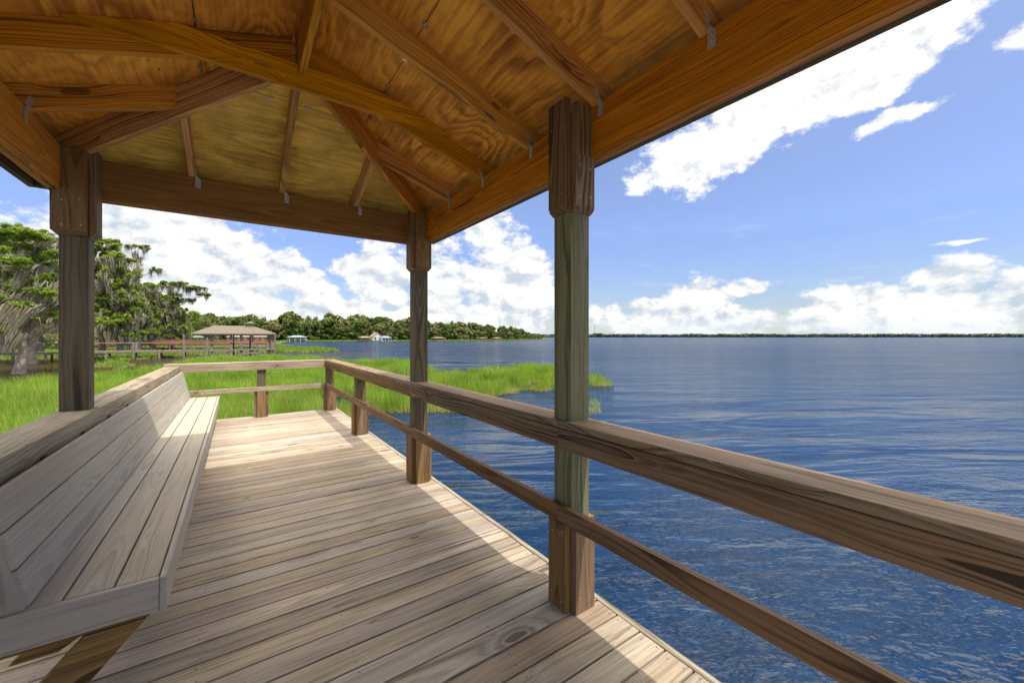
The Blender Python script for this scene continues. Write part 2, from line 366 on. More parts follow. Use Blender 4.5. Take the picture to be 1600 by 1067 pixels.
def plywood(name, light, dark, wav):
    m_, n, bs = new_mat(name)
    g = n.attr('gco')['Vector']; r = n.attr('rnd')['Fac']
    seed = n.comb(n.m('MULTIPLY', r, 57.3), n.m('MULTIPLY', r, 23.1), 0)
    gs = n.v('ADD', g, seed)
    warp = n.noise(n.v('MULTIPLY', gs, (.42, 1.6, 1)), 1, 3, .45)
    vo = n.vor(n.v('MULTIPLY', gs, (.9, 1.5, 1)), 1.0)
    kc = n.xyz(vo['Color']); kon = n.m('LESS_THAN', kc[0], .5)
    kd = n.m('MULTIPLY', kon, n.mr(vo['Distance'], .55, 0, 0, 1, True))
    small = n.noise(n.v('MULTIPLY', gs, (7, 26, 1)), 1, 2, .5)
    ph = n.m('FRACT', n.m('ADD', n.m('ADD', n.m('MULTIPLY', warp, 15), n.m('MULTIPLY', kd, 4)), n.m('MULTIPLY', small, .55)))
    band = n.m('MULTIPLY', n.mr(ph, .1, .75, 0, 1, True), n.mr(ph, 1, .85))
    st = n.noise(n.v('MULTIPLY', gs, (2, 42, 1)), 1, 5, .72)
    bl = n.noise(gs, 1.6, 4, .6)
    amt = n.mr(bl, .38, .62, .12, .80)
    f = n.m('ADD', n.m('MULTIPLY', band, n.m('MULTIPLY', amt, wav)), n.m('MULTIPLY', n.m('SUBTRACT', st, .45), 1.7), clamp=True)
    col = n.mix(f, light, dark)
    bl2 = n.noise(n.v('ADD', gs, (9, 9, 9)), 2.7, 4, .65)
    col = n.hsv(col, n.m('MULTIPLY_ADD', n.m('SUBTRACT', bl2, .5), .04, .5), 1.0, n.mr(bl2, .3, .72, .72, 1.25))
    # small knots and nail holes
    v2 = n.vor(n.v('MULTIPLY', gs, (6, 11, 1)), 1.0); k2 = n.xyz(v2['Color'])
    kk = n.m('MULTIPLY', n.m('LESS_THAN', k2[0], .24), n.mr(v2['Distance'], n.m('MULTIPLY_ADD', k2[1], .12, .06), .03, 0, 1, True))
    col = n.mix(n.m('MULTIPLY', kk, .85), col, (.05, .022, .01))
    v3 = n.vor(n.v('MULTIPLY', gs, (14, 14, 1)), 1.0); k3 = n.xyz(v3['Color'])
    kk = n.m('MULTIPLY', n.m('LESS_THAN', k3[0], .25), n.mr(v3['Distance'], .09, .05, 0, 1))
    col = n.mix(n.m('MULTIPLY', kk, .7), col, (.04, .02, .01))
    v4 = n.vor(n.v('MULTIPLY', gs, (.9, 1.5, 1)), 1.0)
    kk = n.m('MULTIPLY', kon, n.mr(v4['Distance'], .075, .045, 0, 1)); col = n.mix(n.m('MULTIPLY', kk, .8), col, (.07, .02, .01))
    n.lk(bs.inputs['Base Color'], col); bs.inputs['Roughness'].default_value = .7; bs.inputs['Specular IOR Level'].default_value = .2
    b = n.node('ShaderNodeBump'); b.inputs['Strength'].default_value = .25; b.inputs['Distance'].default_value = .002
    n.lk(b.inputs['Height'], st); n.lk(bs.inputs['Normal'], b.outputs[0])
    return m_
M_PLY = plywood('plywood_orange', (.92, .43, .062), (.26, .075, .009), .75)
M_PLY2 = plywood('plywood_yellow', (.90, .62, .13), (.28, .155, .025), .60)
M_SHING = simple('shingles', (.14, .11, .09), .9, nz=.3, nscale=30, bump=.5)

# ================================================================== DOCK
XR, XE = 1.675, 1.713          # deck board ends, outer face of edge board
XL = -1.02
POST_T = .14
dock = empty('dock', (0, 0, 0), 'weathered grey-brown plank floor of the dock under the bench and pavilion', 'dock')
PITCH = .1458
mb = MB()
k0 = -90; y_last = 8.92  # deck lengthened behind the camera to bounce warm light onto the ceiling
k = k0
while True:
    y = 2.163 + k * PITCH + .003
    if y > y_last - .02: break
    L = XR - XL
    wdt = min(PITCH - .0095 - random.uniform(0, .002), y_last - y)
    dz = random.uniform(-.0015, .0015)
    x0 = XL + random.uniform(-.006, .0)
    mb.box((x0, y + wdt, dz), (1, 0, 0), XR - x0 - random.uniform(.0, .003), (0, -1, 0), wdt, -.032 if False else .032, bev=.003) if False else mb.box((x0, y, -.032 + dz), (1, 0, 0), XR - x0 - random.uniform(0, .003), (0, 1, 0), wdt, .032, bev=.0018)
    for xj in (XR - .03, 1.05, .45, -.15, -.72):     # screw heads, two per joist
        for fy in (.22, .78):
            xs = xj + random.uniform(-.012, .012); ys = y + wdt * fy + random.uniform(-.006, .006)
            ring = [(xs + .0052 * math.cos(t * math.pi / 3), ys + .0052 * math.sin(t * math.pi / 3), dz + .0006) for t in range(6)]
            mb.add(ring, [tuple(range(6))], ring, .5, 1)
    k += 1
DECK_Y0 = 2.163 + k0 * PITCH
mb.build('decking', [M_DECK, M_SCREW], dock)
mb = MB()
for a, b in ((DECK_Y0, -1.2), (-1.195, 2.9), (2.905, 6.6), (6.605, 8.958)):
    mb.box((XR + .001, a, -.235), (0, 1, 0), b - a, (0, 0, 1), .235 + .004, .037, bev=.004)
mb.build('edge_board', M_RAFT if False else M_CAP, dock)
mb = MB(); mb.box((XL, y_last, -.235), (1, 0, 0), XR - XL, (0, 0, 1), .232, -.037 if False else .037, bev=.004)
MB.box  # far board
o = mb.build('edge_board', M_CAP, dock); o.location.y = .037
mb = MB(); mb.box((XL - .037, DECK_Y0, -.235), (0, 1, 0), 8.957 - DECK_Y0, (0, 0, 1), .235, .037, bev=.004)
mb.build('edge_board', M_CAP, dock)
for xx in (XL + .03, -.45, .15, .75, 1.35, XR - .045):
    mb = MB(); mb.box((xx, DECK_Y0, -.235), (0, 1, 0), y_last - DECK_Y0, (0, 0, 1), .20, .038, bev=.002); mb.build('joist', M_FRAME, dock)
WATER_Z = -.75
for yy in (-3.6, -.64, 1.66, 3.96, 6.37, 8.3):
    for xx in (-.905, 1.553):
        mb = MB(); mb.tube([(xx, yy, -2.2), (xx, yy, -.24)], .10, 12); mb.build('piling', M_POST, dock, smooth=True)

# ------------------------------------------------------------------ cladding + posts
def clad(mb, x, y, side, z0, z1, w=POST_T, chamfer=0, notch=None, t=.038):
    """cladding board on a post core whose low corner is (x,y); side in -x +x -y +y"""
    c = POST_T
    ch = chamfer
    prof = [(z0 + (ch if ch else 0), t), (z1, t), (z1, 0), (z0, 0)] if not ch else [(z0, 0), (z0 + 0, t * .15), (z0 + ch, t), (z1, t), (z1, 0)]
    e = .0015
    def ext(o, outv, across, ww, zr=None):
        pr = prof
        if zr: pr = [(max(zr[0], min(zr[1], a)), b) for a, b in prof]
        # plane: u = z, v = outward, extrude along u x v
        u = Vector((0, 0, 1)); v = Vector(outv); n = u.cross(v)
        oo = Vector(o)
        if n.dot(Vector(across)) < 0: oo = oo + Vector(across) * ww
        poly = pr
        k = len(poly); rnd = ext.rnd; gx = ext.gx; vs = []; gs = []
        for tt in (0, ww):
            for (a, b) in poly:
                vs.append(oo + u * a + v * b + n * tt); gs.append((a + gx, tt - ww / 2, b))
        fs = [tuple(range(k)), tuple(range(k, 2 * k))[::-1]]
        for i in range(k):
            j = (i + 1) % k; fs.append((i, i + k, j + k, j))
        area = sum(poly[i][0] * poly[(i + 1) % k][1] - poly[(i + 1) % k][0] * poly[i][1] for i in range(k))
        if area > 0: fs = [f[::-1] for f in fs]
        mb.add(vs, fs, gs, rnd)
    ext.rnd = random.random(); ext.gx = random.uniform(0, 40)
    if side == '-x': ext((x - e, y, 0), (-1, 0, 0), (0, 1, 0), w)
    if side == '+x': ext((x + c + e, y, 0), (1, 0, 0), (0, 1, 0), w)
    if side == '-y':
        if notch:
            ext((x, y - e, 0), (0, -1, 0), (1, 0, 0), w, (z0, notch[1]))
            ext((x + notch[2], y - e, 0), (0, -1, 0), (1, 0, 0), notch[0], (notch[1], z1))
        else: ext((x, y - e, 0), (0, -1, 0), (1, 0, 0), w)
    if side == '+y': ext((x, y + c + e, 0), (0, 1, 0), (1, 0, 0), w)
def nails(mb, x, y, side, zs, mi=1):
    c = POST_T; t = .0405
    for z in zs:
        for f in (.028, .112):
            f += random.uniform(-.006, .006); zz = z + random.uniform(-.015, .015)
            if side == '-x': p, u = (x - t, y + f, zz), (0, 1, 0)
            if side == '+x': p, u = (x + c + t, y + f, zz), (0, 1, 0)
            if side == '-y': p, u = (x + f, y - t, zz), (1, 0, 0)
            if side == '+y': p, u = (x + f, y + c + t, zz), (1, 0, 0)
            p = Vector(p); u = Vector(u); rr = .0038
            ring = [p + u * rr * math.cos(a * math.pi / 4) + Vector((0, 0, rr)) * math.sin(a * math.pi / 4) for a in range(8)]
            if side in ('-x', '+y'): ring = ring[::-1]
            mb.add(ring, [tuple(range(8))], ring, .5, mi)

BZ0, BZ1 = 2.47, 2.755       # side beams
CX = .320                    # roof centre line
BXR, BXL = 1.602, -.958      # inner faces of side beams
EY = 4.008                   # inner face of far end beam
YB = -.59                    # inner face of rear end beam
HW = BXR - CX                # half width to beam face 1.282
Y_APEX_F = EY - HW; Y_APEX_B = YB + HW
EAVE = .25
def ztop(d): return 3.320 - d / 3.0      # underside of sheathing at plan distance d from ridge

pav = empty('pavilion', (CX, 1.65, 0), 'open timber pavilion with hip roof, seen from beneath its orange plywood ceiling', 'pavilion')
def P(o):  # keep world placement under pavilion
    o.location = (-CX, -1.65, 0); o.parent = pav; return o
XPR, XPL = 1.483, -.975
for (xp, yp, right) in ((XPR, 1.588, 1), (XPR, 3.886, 1), (XPL, 3.893, 0), (XPL, 1.588, 0), (XPR, -.71, 1), (XPL, -.71, 0)):
    mb = MB(); vis = (xp == XPR and yp == 1.588)
    mb.box((xp, yp, -.3), (0, 0, 1), 3.0, (1, 0, 0), POST_T, POST_T, bev=.004)
    post = mb.build('post', M_GREEN if vis else M_POST, pav); post.location = (-CX, -1.65, 0)
    if vis: post['label'] = 'post with greenish treated core'
    for sd in ('-x', '+x', '-y', '+y'):
        mb = MB(); clad(mb, xp, yp, sd, .003, .475); nails(mb, xp, yp, sd, (.07, .42))
        mb.build('base_board', [M_CLAD, M_NAIL], post)
        if sd == '-y':
            mb = MB(); clad(mb, xp, yp, sd, 2.165, 2.745, chamfer=.035, notch=(BXR - xp - .002 if right else xp + POST_T - BXL - .002, BZ0, 0 if right else BXL + .002 - xp))
            nails(mb, xp, yp, sd, (2.24, 2.40)); mb.build('head_board', [M_CLAD, M_NAIL], post)
        elif (sd == '-x' and right) or (sd == '+x' and not right):
            mb = MB(); clad(mb, xp, yp, sd, 2.165, 2.775, chamfer=.035); nails(mb, xp, yp, sd, (2.26, 2.62)); mb.build('head_board', [M_CLAD, M_NAIL], post)
        else:
            mb = MB(); clad(mb, xp, yp, sd, 2.165, 2.466, chamfer=.035); mb.build('head_board', [M_CLAD, M_NAIL], post)

# beams: two plies each
def beam(name, x0, y0, L, axis, sgn, z0=BZ0, z1=BZ1, mat=None):
    mb = MB()
    for i in range(2):
        if axis == 'y': mb.box((x0 + sgn * i * .0395 - (.038 if sgn < 0 else 0), y0, z0 - .004 * i), (0, 1, 0), L, (0, 0, 1), z1 - z0, .038, bev=.003)
        else: mb.box((x0, y0 + sgn * i * .0395 + (.038 if sgn > 0 else 0), z0 - .004 * i), (1, 0, 0), L, (0, 0, 1), z1 - z0, .038, bev=.003)
    return P(mb.build(name, mat or M_BEAM, None))
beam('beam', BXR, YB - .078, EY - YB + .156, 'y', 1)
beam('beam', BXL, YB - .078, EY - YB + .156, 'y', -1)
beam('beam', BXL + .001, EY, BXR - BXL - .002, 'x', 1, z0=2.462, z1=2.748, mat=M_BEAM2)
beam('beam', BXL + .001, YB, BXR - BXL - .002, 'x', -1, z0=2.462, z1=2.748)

# ridge board
mb = MB(); mb.box((CX - .019, Y_APEX_B, 3.062), (0, 1, 0), Y_APEX_F - Y_APEX_B + .04, (0, 0, 1), .235, -.038 if False else .038, bev=.003)
o = P(mb.build('ridge_board', M_RAFT, None)); o.location.x += 0

VD = .148                    # vertical depth of a 2x6 rafter at 4/12
def hanger(parent, base, along, inward):
    """galvanised hurricane tie: strap down the beam and up the rafter side. base=point at beam top inner face beside rafter"""
    mb = MB(); b = Vector(base); a = Vector(along); i_ = Vector(inward)
    t = .003
    # lower plate on beam face
    n_ = i_
    def plate(pts, nrm):
        vs = [Vector(p) for p in pts]; vs2 = [p + Vector(nrm) * t for p in vs]; k = len(vs)
        allv = vs + vs2; fs = [tuple(range(k)), tuple(range(k, 2 * k))[::-1]] + [(q, q + k, (q + 1) % k + k, (q + 1) % k) for q in range(k)]
        mb.add(allv, fs, allv, .5)
    up = Vector((0, 0, 1))
    plate([b + i_ * .002 + a * .0 - up * .075, b + i_ * .002 + a * .034 - up * .075, b + i_ * .002 + a * .034 - up * .012, b + i_ * .002 + a * .012 + up * .02, b + i_ * .002 + up * .02], i_)
    plate([b + a * .001 + i_ * .0 + up * .0, b + a * .001 + i_ * .012 + up * .0, b + a * .001 + i_ * .034 + up * .068, b + a * .001 + i_ * .008 + up * .078, b + a * .001 - i_ * .004 + up * .03], a)
    for (p, q) in ((.010, -.06), (.024, -.045), (.010, -.03), (.022, -.015)):
        c = b + i_ * .0056 + a * p + up * q; rr = .0035
        ring = [c + a * rr * math.cos(s_ * math.pi / 3) + up * rr * math.sin(s_ * math.pi / 3) for s_ in range(6)]
        mb.add(ring, [tuple(range(6))], ring, .5, 1)
    o = mb.build('hurricane_tie', [M_STEEL, M_SCREW], parent)
    return o
def rafter(xa, ya, dirx, diry, d_low, d_high, th=.038, depth=VD, rnd=None):
    """rafter running down-slope along (dirx,diry) from plan distance d_high (small) to d_low from the ridge/hip apex line.
    (xa,ya) = plan origin of the near face at distance 0; thickness along perpendicular"""
    d = Vector((dirx, diry, 0)); pr = Vector((-diry, dirx, 0))
    pts = [(d_high, ztop(d_high) - depth), (d_low, ztop(d_low) - depth + .0), (d_low, ztop(d_low) - .002), (d_high, ztop(d_high) - .002)]
    mb = MB(); up = Vector((0, 0, 1))
    u = d; v = up; n_ = u.cross(v)
    mb.prism(pts, Vector((xa, ya, 0)), u, v, th, rnd=rnd)
    g = mb.g[:]                                  # grain follows the slope
    mb.g = [(a, b + (a - g[0][0]) / 3.0, c) for a, b, c in g]
    return mb
YC = [2.742, 2.112, 1.500, .890, .280, -.33]
# common rafters on both sides (near face at y)
for i, y in enumerate(YC):
    if y < Y_APEX_B - .6: continue
    dmin_ = .021
    if y < Y_APEX_B: dmin_ = (Y_APEX_B - y) + .03
    mb = rafter(CX, y + .038, 1, 0, HW + EAVE - .04, dmin_, rnd=(.12 if i == 0 else None)); o = P(mb.build('rafter', M_RAFT, None))  # first pair darker in colour, standing in for shade behind the collar tie
    hanger(o, (BXR, y - .0, 2.745), (0, -1, 0), (-1, 0, 0))
    mb = rafter(CX, y, -1, 0, HW + EAVE - .04, dmin_, rnd=(.10 if i == 0 else None)); o = P(mb.build('rafter', M_RAFT, None))
    hanger(o, (BXL, y - .0, 2.745), (0, -1, 0), (1, 0, 0))
# jacks at Y 3.35 and the rear mirror
for y in (3.345,):
    dj = (y - Y_APEX_F) + .025
    o = P(rafter(CX, y + .038, 1, 0, HW + EAVE - .04, dj).build('jack_rafter', M_RAFT, None)); hanger(o, (BXR, y, 2.745), (0, -1, 0), (-1, 0, 0))
    o = P(rafter(CX, y, -1, 0, HW + EAVE - .04, dj).build('jack_rafter', M_RAFT, None)); hanger(o, (BXL, y, 2.745), (0, -1, 0), (1, 0, 0))
# short jacks right at the corners
for sx in (1, -1):
    y = 3.93
# end-slope rafters (run along Y)
for (x, short) in ((CX - .019, 0), (CX - .63, 1), (CX + .60, 1)):
    dj = .04 if not short else abs(x + .019 - CX) + .03
    mb = rafter(x, Y_APEX_F, 0, 1, HW + EAVE - .04, dj); o = P(mb.build('rafter' if not short else 'jack_rafter', M_RAFT, None))
    hanger(o, (x + .04, EY, 2.737), (1, 0, 0), (0, -1, 0))
    mb = rafter(x + .038, Y_APEX_B, 0, -1, HW + EAVE - .04, dj); o = P(mb.build('rafter' if not short else 'jack_rafter', M_RAFT, None))
# hips
def hip(sx, sy, apex):
    s2 = math.sqrt(2); dirx, diry = sx / s2, sy / s2
    L = (HW + EAVE - .05) * s2
    pts = [(.03, 3.318 - .03 / s2 / 3 - .215), ((HW - .10) * s2, 3.318 - (HW - .10) / 3 - .190), ((HW - .02) * s2, 3.318 - (HW - .02) / 3 - .15), (L, 3.318 - L / s2 / 3 - .15), (L, 3.314 - L / s2 / 3), (.03, 3.314 - .03 / s2 / 3)]
    d = Vector((dirx, diry, 0)); n_ = d.cross(Vector((0, 0, 1)))
    mb = MB(); mb.prism(pts, Vector((CX, apex, 0)) - n_ * .019, d, (0, 0, 1), .038)
    g = mb.g[:]; mb.g = [(a, b + (a - g[0][0]) / 4.24, c) for a, b, c in g]
    return P(mb.build('hip_rafter', M_RAFT, None))
for sx in (1, -1): hip(sx, 1, Y_APEX_F)
for sx in (1, -1): hip(sx, -1, Y_APEX_B)
# collar tie in front of the last common pair
zb, zt = 2.985, 3.125
db = (3.316 - zb) * 3; dt = (3.316 - zt) * 3
for (yy) in (2.702, 1.075 if False else None):
    if yy is None: continue
    mb = MB(); mb.prism([(-db, zb), (db, zb), (dt, zt), (-dt, zt)], (CX, yy + .038, 0), (1, 0, 0), (0, 0, 1), .037, rnd=.88)  # lighter colour stands in for the shadow that sets the tie off
    P(mb.build('collar_tie', M_RAFT, None))

# sheathing: plywood panels, 1.5 cm thick, each slope its own part; seams are real gaps with clips
def slope_panel(name, corners, mat, gu, gv):
    """planar quad list (several pieces) -> thickness; gu/gv plan axes for grain"""
    mb = MB()
    for poly in corners:
        vs = [Vector(p) for p in poly]; rnd = random.random(); gxo = random.uniform(0, 9)
        top = [p + Vector((0, 0, .016)) for p in vs]; k = len(vs)
        gs = [(p.dot(Vector(gu)) + gxo, p.dot(Vector(gv)) * 1.054, 0) for p in vs] * 2
        nrm = (vs[1] - vs[0]).cross(vs[2] - vs[0])
        fs = [tuple(range(k)), tuple(range(k, 2 * k))[::-1]] + [(q, q + k, (q + 1) % k + k, (q + 1) % k) for q in range(k)]
        if nrm.z > 0: fs = [f[::-1] for f in fs]
        mb.add(vs + top, fs, gs, rnd)
    return P(mb.build(name, mat, None))
DM = HW + EAVE
def side_pieces(sx, seams):
    out_ = []; ds = [0.0] + list(seams) + [DM]
    for i in range(len(ds) - 1):
        a, b = ds[i] + (.003 if i else 0), ds[i + 1] - .003
        def pt(d, y): return (CX + sx * d, y, ztop(d))
        yf = lambda d: Y_APEX_F + d; yb = lambda d: Y_APEX_B - d
        # split lengthwise at a panel joint on a rafter
        js = [yb, (lambda d, q=(1.519 if i % 2 else .299): q), (lambda d, q=(2.761 if i % 2 else 2.13): q), yf]
        for j in range(3):
            lo, hi = js[j], js[j + 1]
            out_.append([pt(a, lo(a) + .001), pt(b, lo(b) + .001), pt(b, hi(b) - .001), pt(a, hi(a) - .001)])
    return out_
def end_pieces(sy, apex, seams):
    out_ = []; ds = [0.02] + list(seams) + [DM]
    for i in range(len(ds) - 1):
        a, b = ds[i] + (.003 if i else 0), ds[i + 1] - .003
        out_.append([(CX - a, apex + sy * a, ztop(a)), (CX - b, apex + sy * b, ztop(b)), (CX + b, apex + sy * b, ztop(b)), (CX + a, apex + sy * a, ztop(a))])
    return out_
SEAM = 0.503
slope_panel('ceiling_panel', side_pieces(1, (SEAM,)), M_PLY, (0, 1, 0), (1, 0, 0))
slope_panel('ceiling_panel', side_pieces(-1, (SEAM,)), M_PLY, (0, 1, 0), (1, 0, 0))
slope_panel('ceiling_panel', end_pieces(1, Y_APEX_F, (SEAM,)), M_PLY2, (1, 0, 0), (0, 1, 0))
slope_panel('ceiling_panel', end_pieces(-1, Y_APEX_B, (SEAM,)), M_PLY2, (1, 0, 0), (0, 1, 0))
# seam lines (dark shingle felt seen through the gap) are covered by the roofing above
mb = MB()
def roofslab(pts): 
    vs = [Vector(p) + Vector((0, 0, .018)) for p in pts]; k = len(vs); top = [p + Vector((0, 0, .02)) for p in vs]
    fs = [tuple(range(k))[::-1], tuple(range(k, 2 * k))] + [(q, (q + 1) % k, (q + 1) % k + k, q + k) for q in range(k)]
    mb.add(vs + top, fs, vs + top, .5)
E_ = DM + .03
roofslab([(CX, Y_APEX_B, ztop(0)), (CX + E_, Y_APEX_B - E_, ztop(E_)), (CX + E_, Y_APEX_F + E_, ztop(E_)), (CX, Y_APEX_F, ztop(0))])
roofslab([(CX, Y_APEX_F, ztop(0)), (CX - E_, Y_APEX_F + E_, ztop(E_)), (CX - E_, Y_APEX_B - E_, ztop(E_)), (CX, Y_APEX_B, ztop(0))])
roofslab([(CX, Y_APEX_F, ztop(0)), (CX + E_, Y_APEX_F + E_, ztop(E_)), (CX - E_, Y_APEX_F + E_, ztop(E_))])
roofslab([(CX, Y_APEX_B, ztop(0)), (CX - E_, Y_APEX_B - E_, ztop(E_)), (CX + E_, Y_APEX_B - E_, ztop(E_))])
P(mb.build('roof_shingles', M_SHING, None))
# fascia round the eaves and blocking above the beams
FZ1 = ztop(DM) - .002; FZ0 = 2.545
mb = MB(); mb.box((CX + DM - .038, Y_APEX_B - DM, FZ0), (0, 1, 0), Y_APEX_F - Y_APEX_B + 2 * DM, (0, 0, 1), FZ1 - FZ0, .038); P(mb.build('fascia', M_POST, None))
mb = MB(); mb.box((CX - DM, Y_APEX_B - DM, FZ0), (0, 1, 0), Y_APEX_F - Y_APEX_B + 2 * DM, (0, 0, 1), FZ1 - FZ0, .038); P(mb.build('fascia', M_POST, None))
mb = MB(); mb.box((CX - DM + .039, Y_APEX_F + DM, FZ0), (1, 0, 0), 2 * DM - .078, (0, 0, 1), FZ1 - FZ0, .038); P(mb.build('fascia', M_POST, None))
mb = MB(); mb.box((CX - DM + .039, Y_APEX_B - DM + .038, FZ0), (1, 0, 0), 2 * DM - .078, (0, 0, 1), FZ1 - FZ0, .038); P(mb.build('fascia', M_POST, None))
# plywood clips on the seams between rafters
def clip(p, ax):
    mb = MB(); p = Vector(p); a = Vector(ax).normalized(); up = Vector((0, 0, 1)); s_ = a.cross(up)
    mb.box(p - a * .012 - s_ * .015 - up * .004, a, .024, s_, .030, .003, bev=.0005)
    mb.box(p - a * .012 - s_ * .015 - up * .012, a, .004, s_, .030, .009, bev=.0005)
    mb.box(p + a * .008 - s_ * .015 - up * .012, a, .004, s_, .030, .009, bev=.0005)
    P(mb.build('plywood_clip', M_NAIL, None))
for sx, ys_ in ((1, (3.09, 2.631, 2.316, 2.003, 1.70, 1.2)), (-1, (3.095, 2.664, 2.0, 1.3))):
    for yy in ys_: clip((CX + sx * SEAM, yy, ztop(SEAM) - .004), (1, 0, -sx / 3))
for xx in (.188, .424): clip((xx, Y_APEX_F + SEAM, ztop(SEAM) - .004), (0, 1, -1 / 3))


# ================================================================== RAILINGS
CAP_Z = 1.026
def rail_post(parent, x, y):
    mb = MB(); mb.box((x, y, -.25), (0, 0, 1), CAP_Z - .038 + .25, (1, 0, 0), POST_T, POST_T, bev=.004)
    post = mb.build('post', M_POST, parent)
    for sd in ('-x', '+x', '-y', '+y'):
        mb = MB(); clad(mb, x, y, sd, .003, .475); nails(mb, x, y, sd, (.07, .42)); mb.build('base_board', [M_CLAD, M_NAIL], post)
YC0, YC1 = 8.744, 8.884      # far corner post core
rr = empty('railing', (0, 0, 0), 'brown waterside railing running along the open lake side of the dock', 'railing')
mb = MB()
for a, b in ((-3.8, -.64), (-.638, 1.66), (1.662, 3.905), (3.907, 6.45), (6.452, 8.905)):
    mb.box((1.640, a, CAP_Z - .038), (0, 1, 0), b - a, (-1, 0, 0), .188, -.038 if False else .038, bev=.004, rnd=None)
mb.v = [(p[0], p[1], p[2] + 0) for p in mb.v]
mb.build('rail_cap', M_RAILC, rr)
for a, b in ((-3.8, 1.655), (1.657, 3.956), (3.958, 8.72)):
    mb = MB(); mb.box((1.445, a, .878), (0, 1, 0), b - a, (0, 0, 1), CAP_Z - .039 - .878, .037, bev=.003); mb.build('top_rail', M_RAIL, rr)
for a, b in ((-3.8, 1.655), (1.657, 6.40), (6.402, 8.72)):
    mb = MB(); mb.box((1.443, a, .478), (0, 1, 0), b - a, (0, 0, 1), .089, .038, bev=.003); mb.build('mid_rail', M_RAIL, rr)
rail_post(rr, XPR, 6.30); rail_post(rr, XPR, YC0); rail_post(rr, XPR, -3.0)
fr = empty('railing', (0, 0, 0), 'sunlit end railing across the far end of the dock, in front of the marsh grass', 'railing')
mb = MB(); mb.box((-1.0, 8.712, CAP_Z - .0375), (1, 0, 0), 2.452, (0, 1, 0), .188, .038, bev=.004); mb.build('rail_cap', M_CAP, fr)
mb = MB(); mb.box((-.835, 8.705 + .0375, .878), (1, 0, 0), XPR - .001 + .835 - .04, (0, 0, 1), CAP_Z - .04 - .878, .037, bev=.003); mb.build('top_rail', M_CAP, fr)
mb = MB(); mb.box((-.797, 8.705 + .038, .478), (1, 0, 0), 1.443 + .797 - .002, (0, 0, 1), .085, .038, bev=.003); mb.build('mid_rail', M_CAP, fr)
rail_post(fr, .305, YC0)
lr = empty('railing', (0, 0, 0), 'grey weathered railing behind the bench on the marsh side of the dock', 'railing')
mb = MB()
for a, b in ((-3.8, .5), (.502, 3.885), (3.887, 6.0), (6.002, 8.711)):
    mb.box((-1.0, a, CAP_Z - .0385), (0, 1, 0), b - a, (1, 0, 0), .2, -.038 if False else .038, bev=.004)
mb.build('rail_cap', M_CAP, lr)
for a, b in ((-3.8, 2.5), (2.502, 5.3), (5.302, 8.74)):
    mb = MB(); mb.box((-.834, a, .80), (0, 1, 0), b - a, (0, 0, 1), CAP_Z - .039 - .80, .037, bev=.003); mb.build('top_rail', M_CAP, lr)
rail_post(lr, XPL, 6.30); rail_post(lr, XPL, YC0)
mb = MB(); mb.box((-.834, -3.8, .478), (0, 1, 0), 12.5, (0, 0, 1), .089, .038, bev=.003); mb.build('mid_rail', M_CAP, lr)

# ================================================================== BENCH
bench = empty('bench', (-.45, 5.5, 0), 'long slatted bench with sloping backrest along the marsh-side railing', 'bench')
def B(o): o.location = (.45, -5.5, 0); o.parent = bench; return o
Y0B, Y1B = 2.302, 8.69
SZ = .45
for (xa, xb, joints) in ((-.416, -.281, ()), (-.563, -.424, (4.05, )), (-.700, -.571, (4.05,))):
    ys = [Y0B] + list(joints) + [Y1B]
    mb = MB()
    for a, b in zip(ys[:-1], ys[1:]): mb.box((xa, a + .001, SZ - .025), (0, 1, 0), b - a - .002, (-1, 0, 0), xb - xa, -.025, bev=.003) if False else mb.box((xb, a + .001, SZ - .025), (0, 1, 0), b - a - .002, (-1, 0, 0), xb - xa, .025, bev=.003)
    B(mb.build('seat_board', M_BENCH, None))
mb = MB(); mb.box((-.275, 2.277, SZ - .143), (0, 1, 0), Y1B - 2.277, (0, 0, 1), .143, .025, bev=.003); B(mb.build('front_trim', M_BENCH, None))
mb = MB(); mb.box((-.99, 2.302, SZ - .143), (1, 0, 0), .99 - .2765, (0, 0, 1), .141, .025, bev=.003); B(mb.build('end_trim', M_BENCH, None))
# backrest
bd = Vector((-.10, 0, .443)).normalized(); bo = Vector((-.650, 0, .462)); bn = Vector((-.443, 0, -.10)).normalized()
for i, jt in enumerate(((5.30,), (4.55,), (3.80,))):
    ys = [Y0B] + list(jt) + [Y1B]; mb = MB()
    for a, b in zip(ys[:-1], ys[1:]):
        s0 = bo + bd * (i * .1515)
        mb.box((s0.x, a + .001, s0.z), (0, 1, 0), b - a - .002, bd, .146, -.025, bev=.003) if False else mb.box(Vector((s0.x, a + .001, s0.z)) + bn * .025, (0, 1, 0), b - a - .002, bd, .146, .025, bev=.003)
    B(mb.build('back_board', M_BENCH, None))
mb = MB(); s0 = bo + bd * -.01
mb.box(Vector((s0.x, 2.30, s0.z)) + bn * .160, bd, .455, -bn, .145, .025, bev=.003); B(mb.build('back_end_trim', M_BENCH, None))
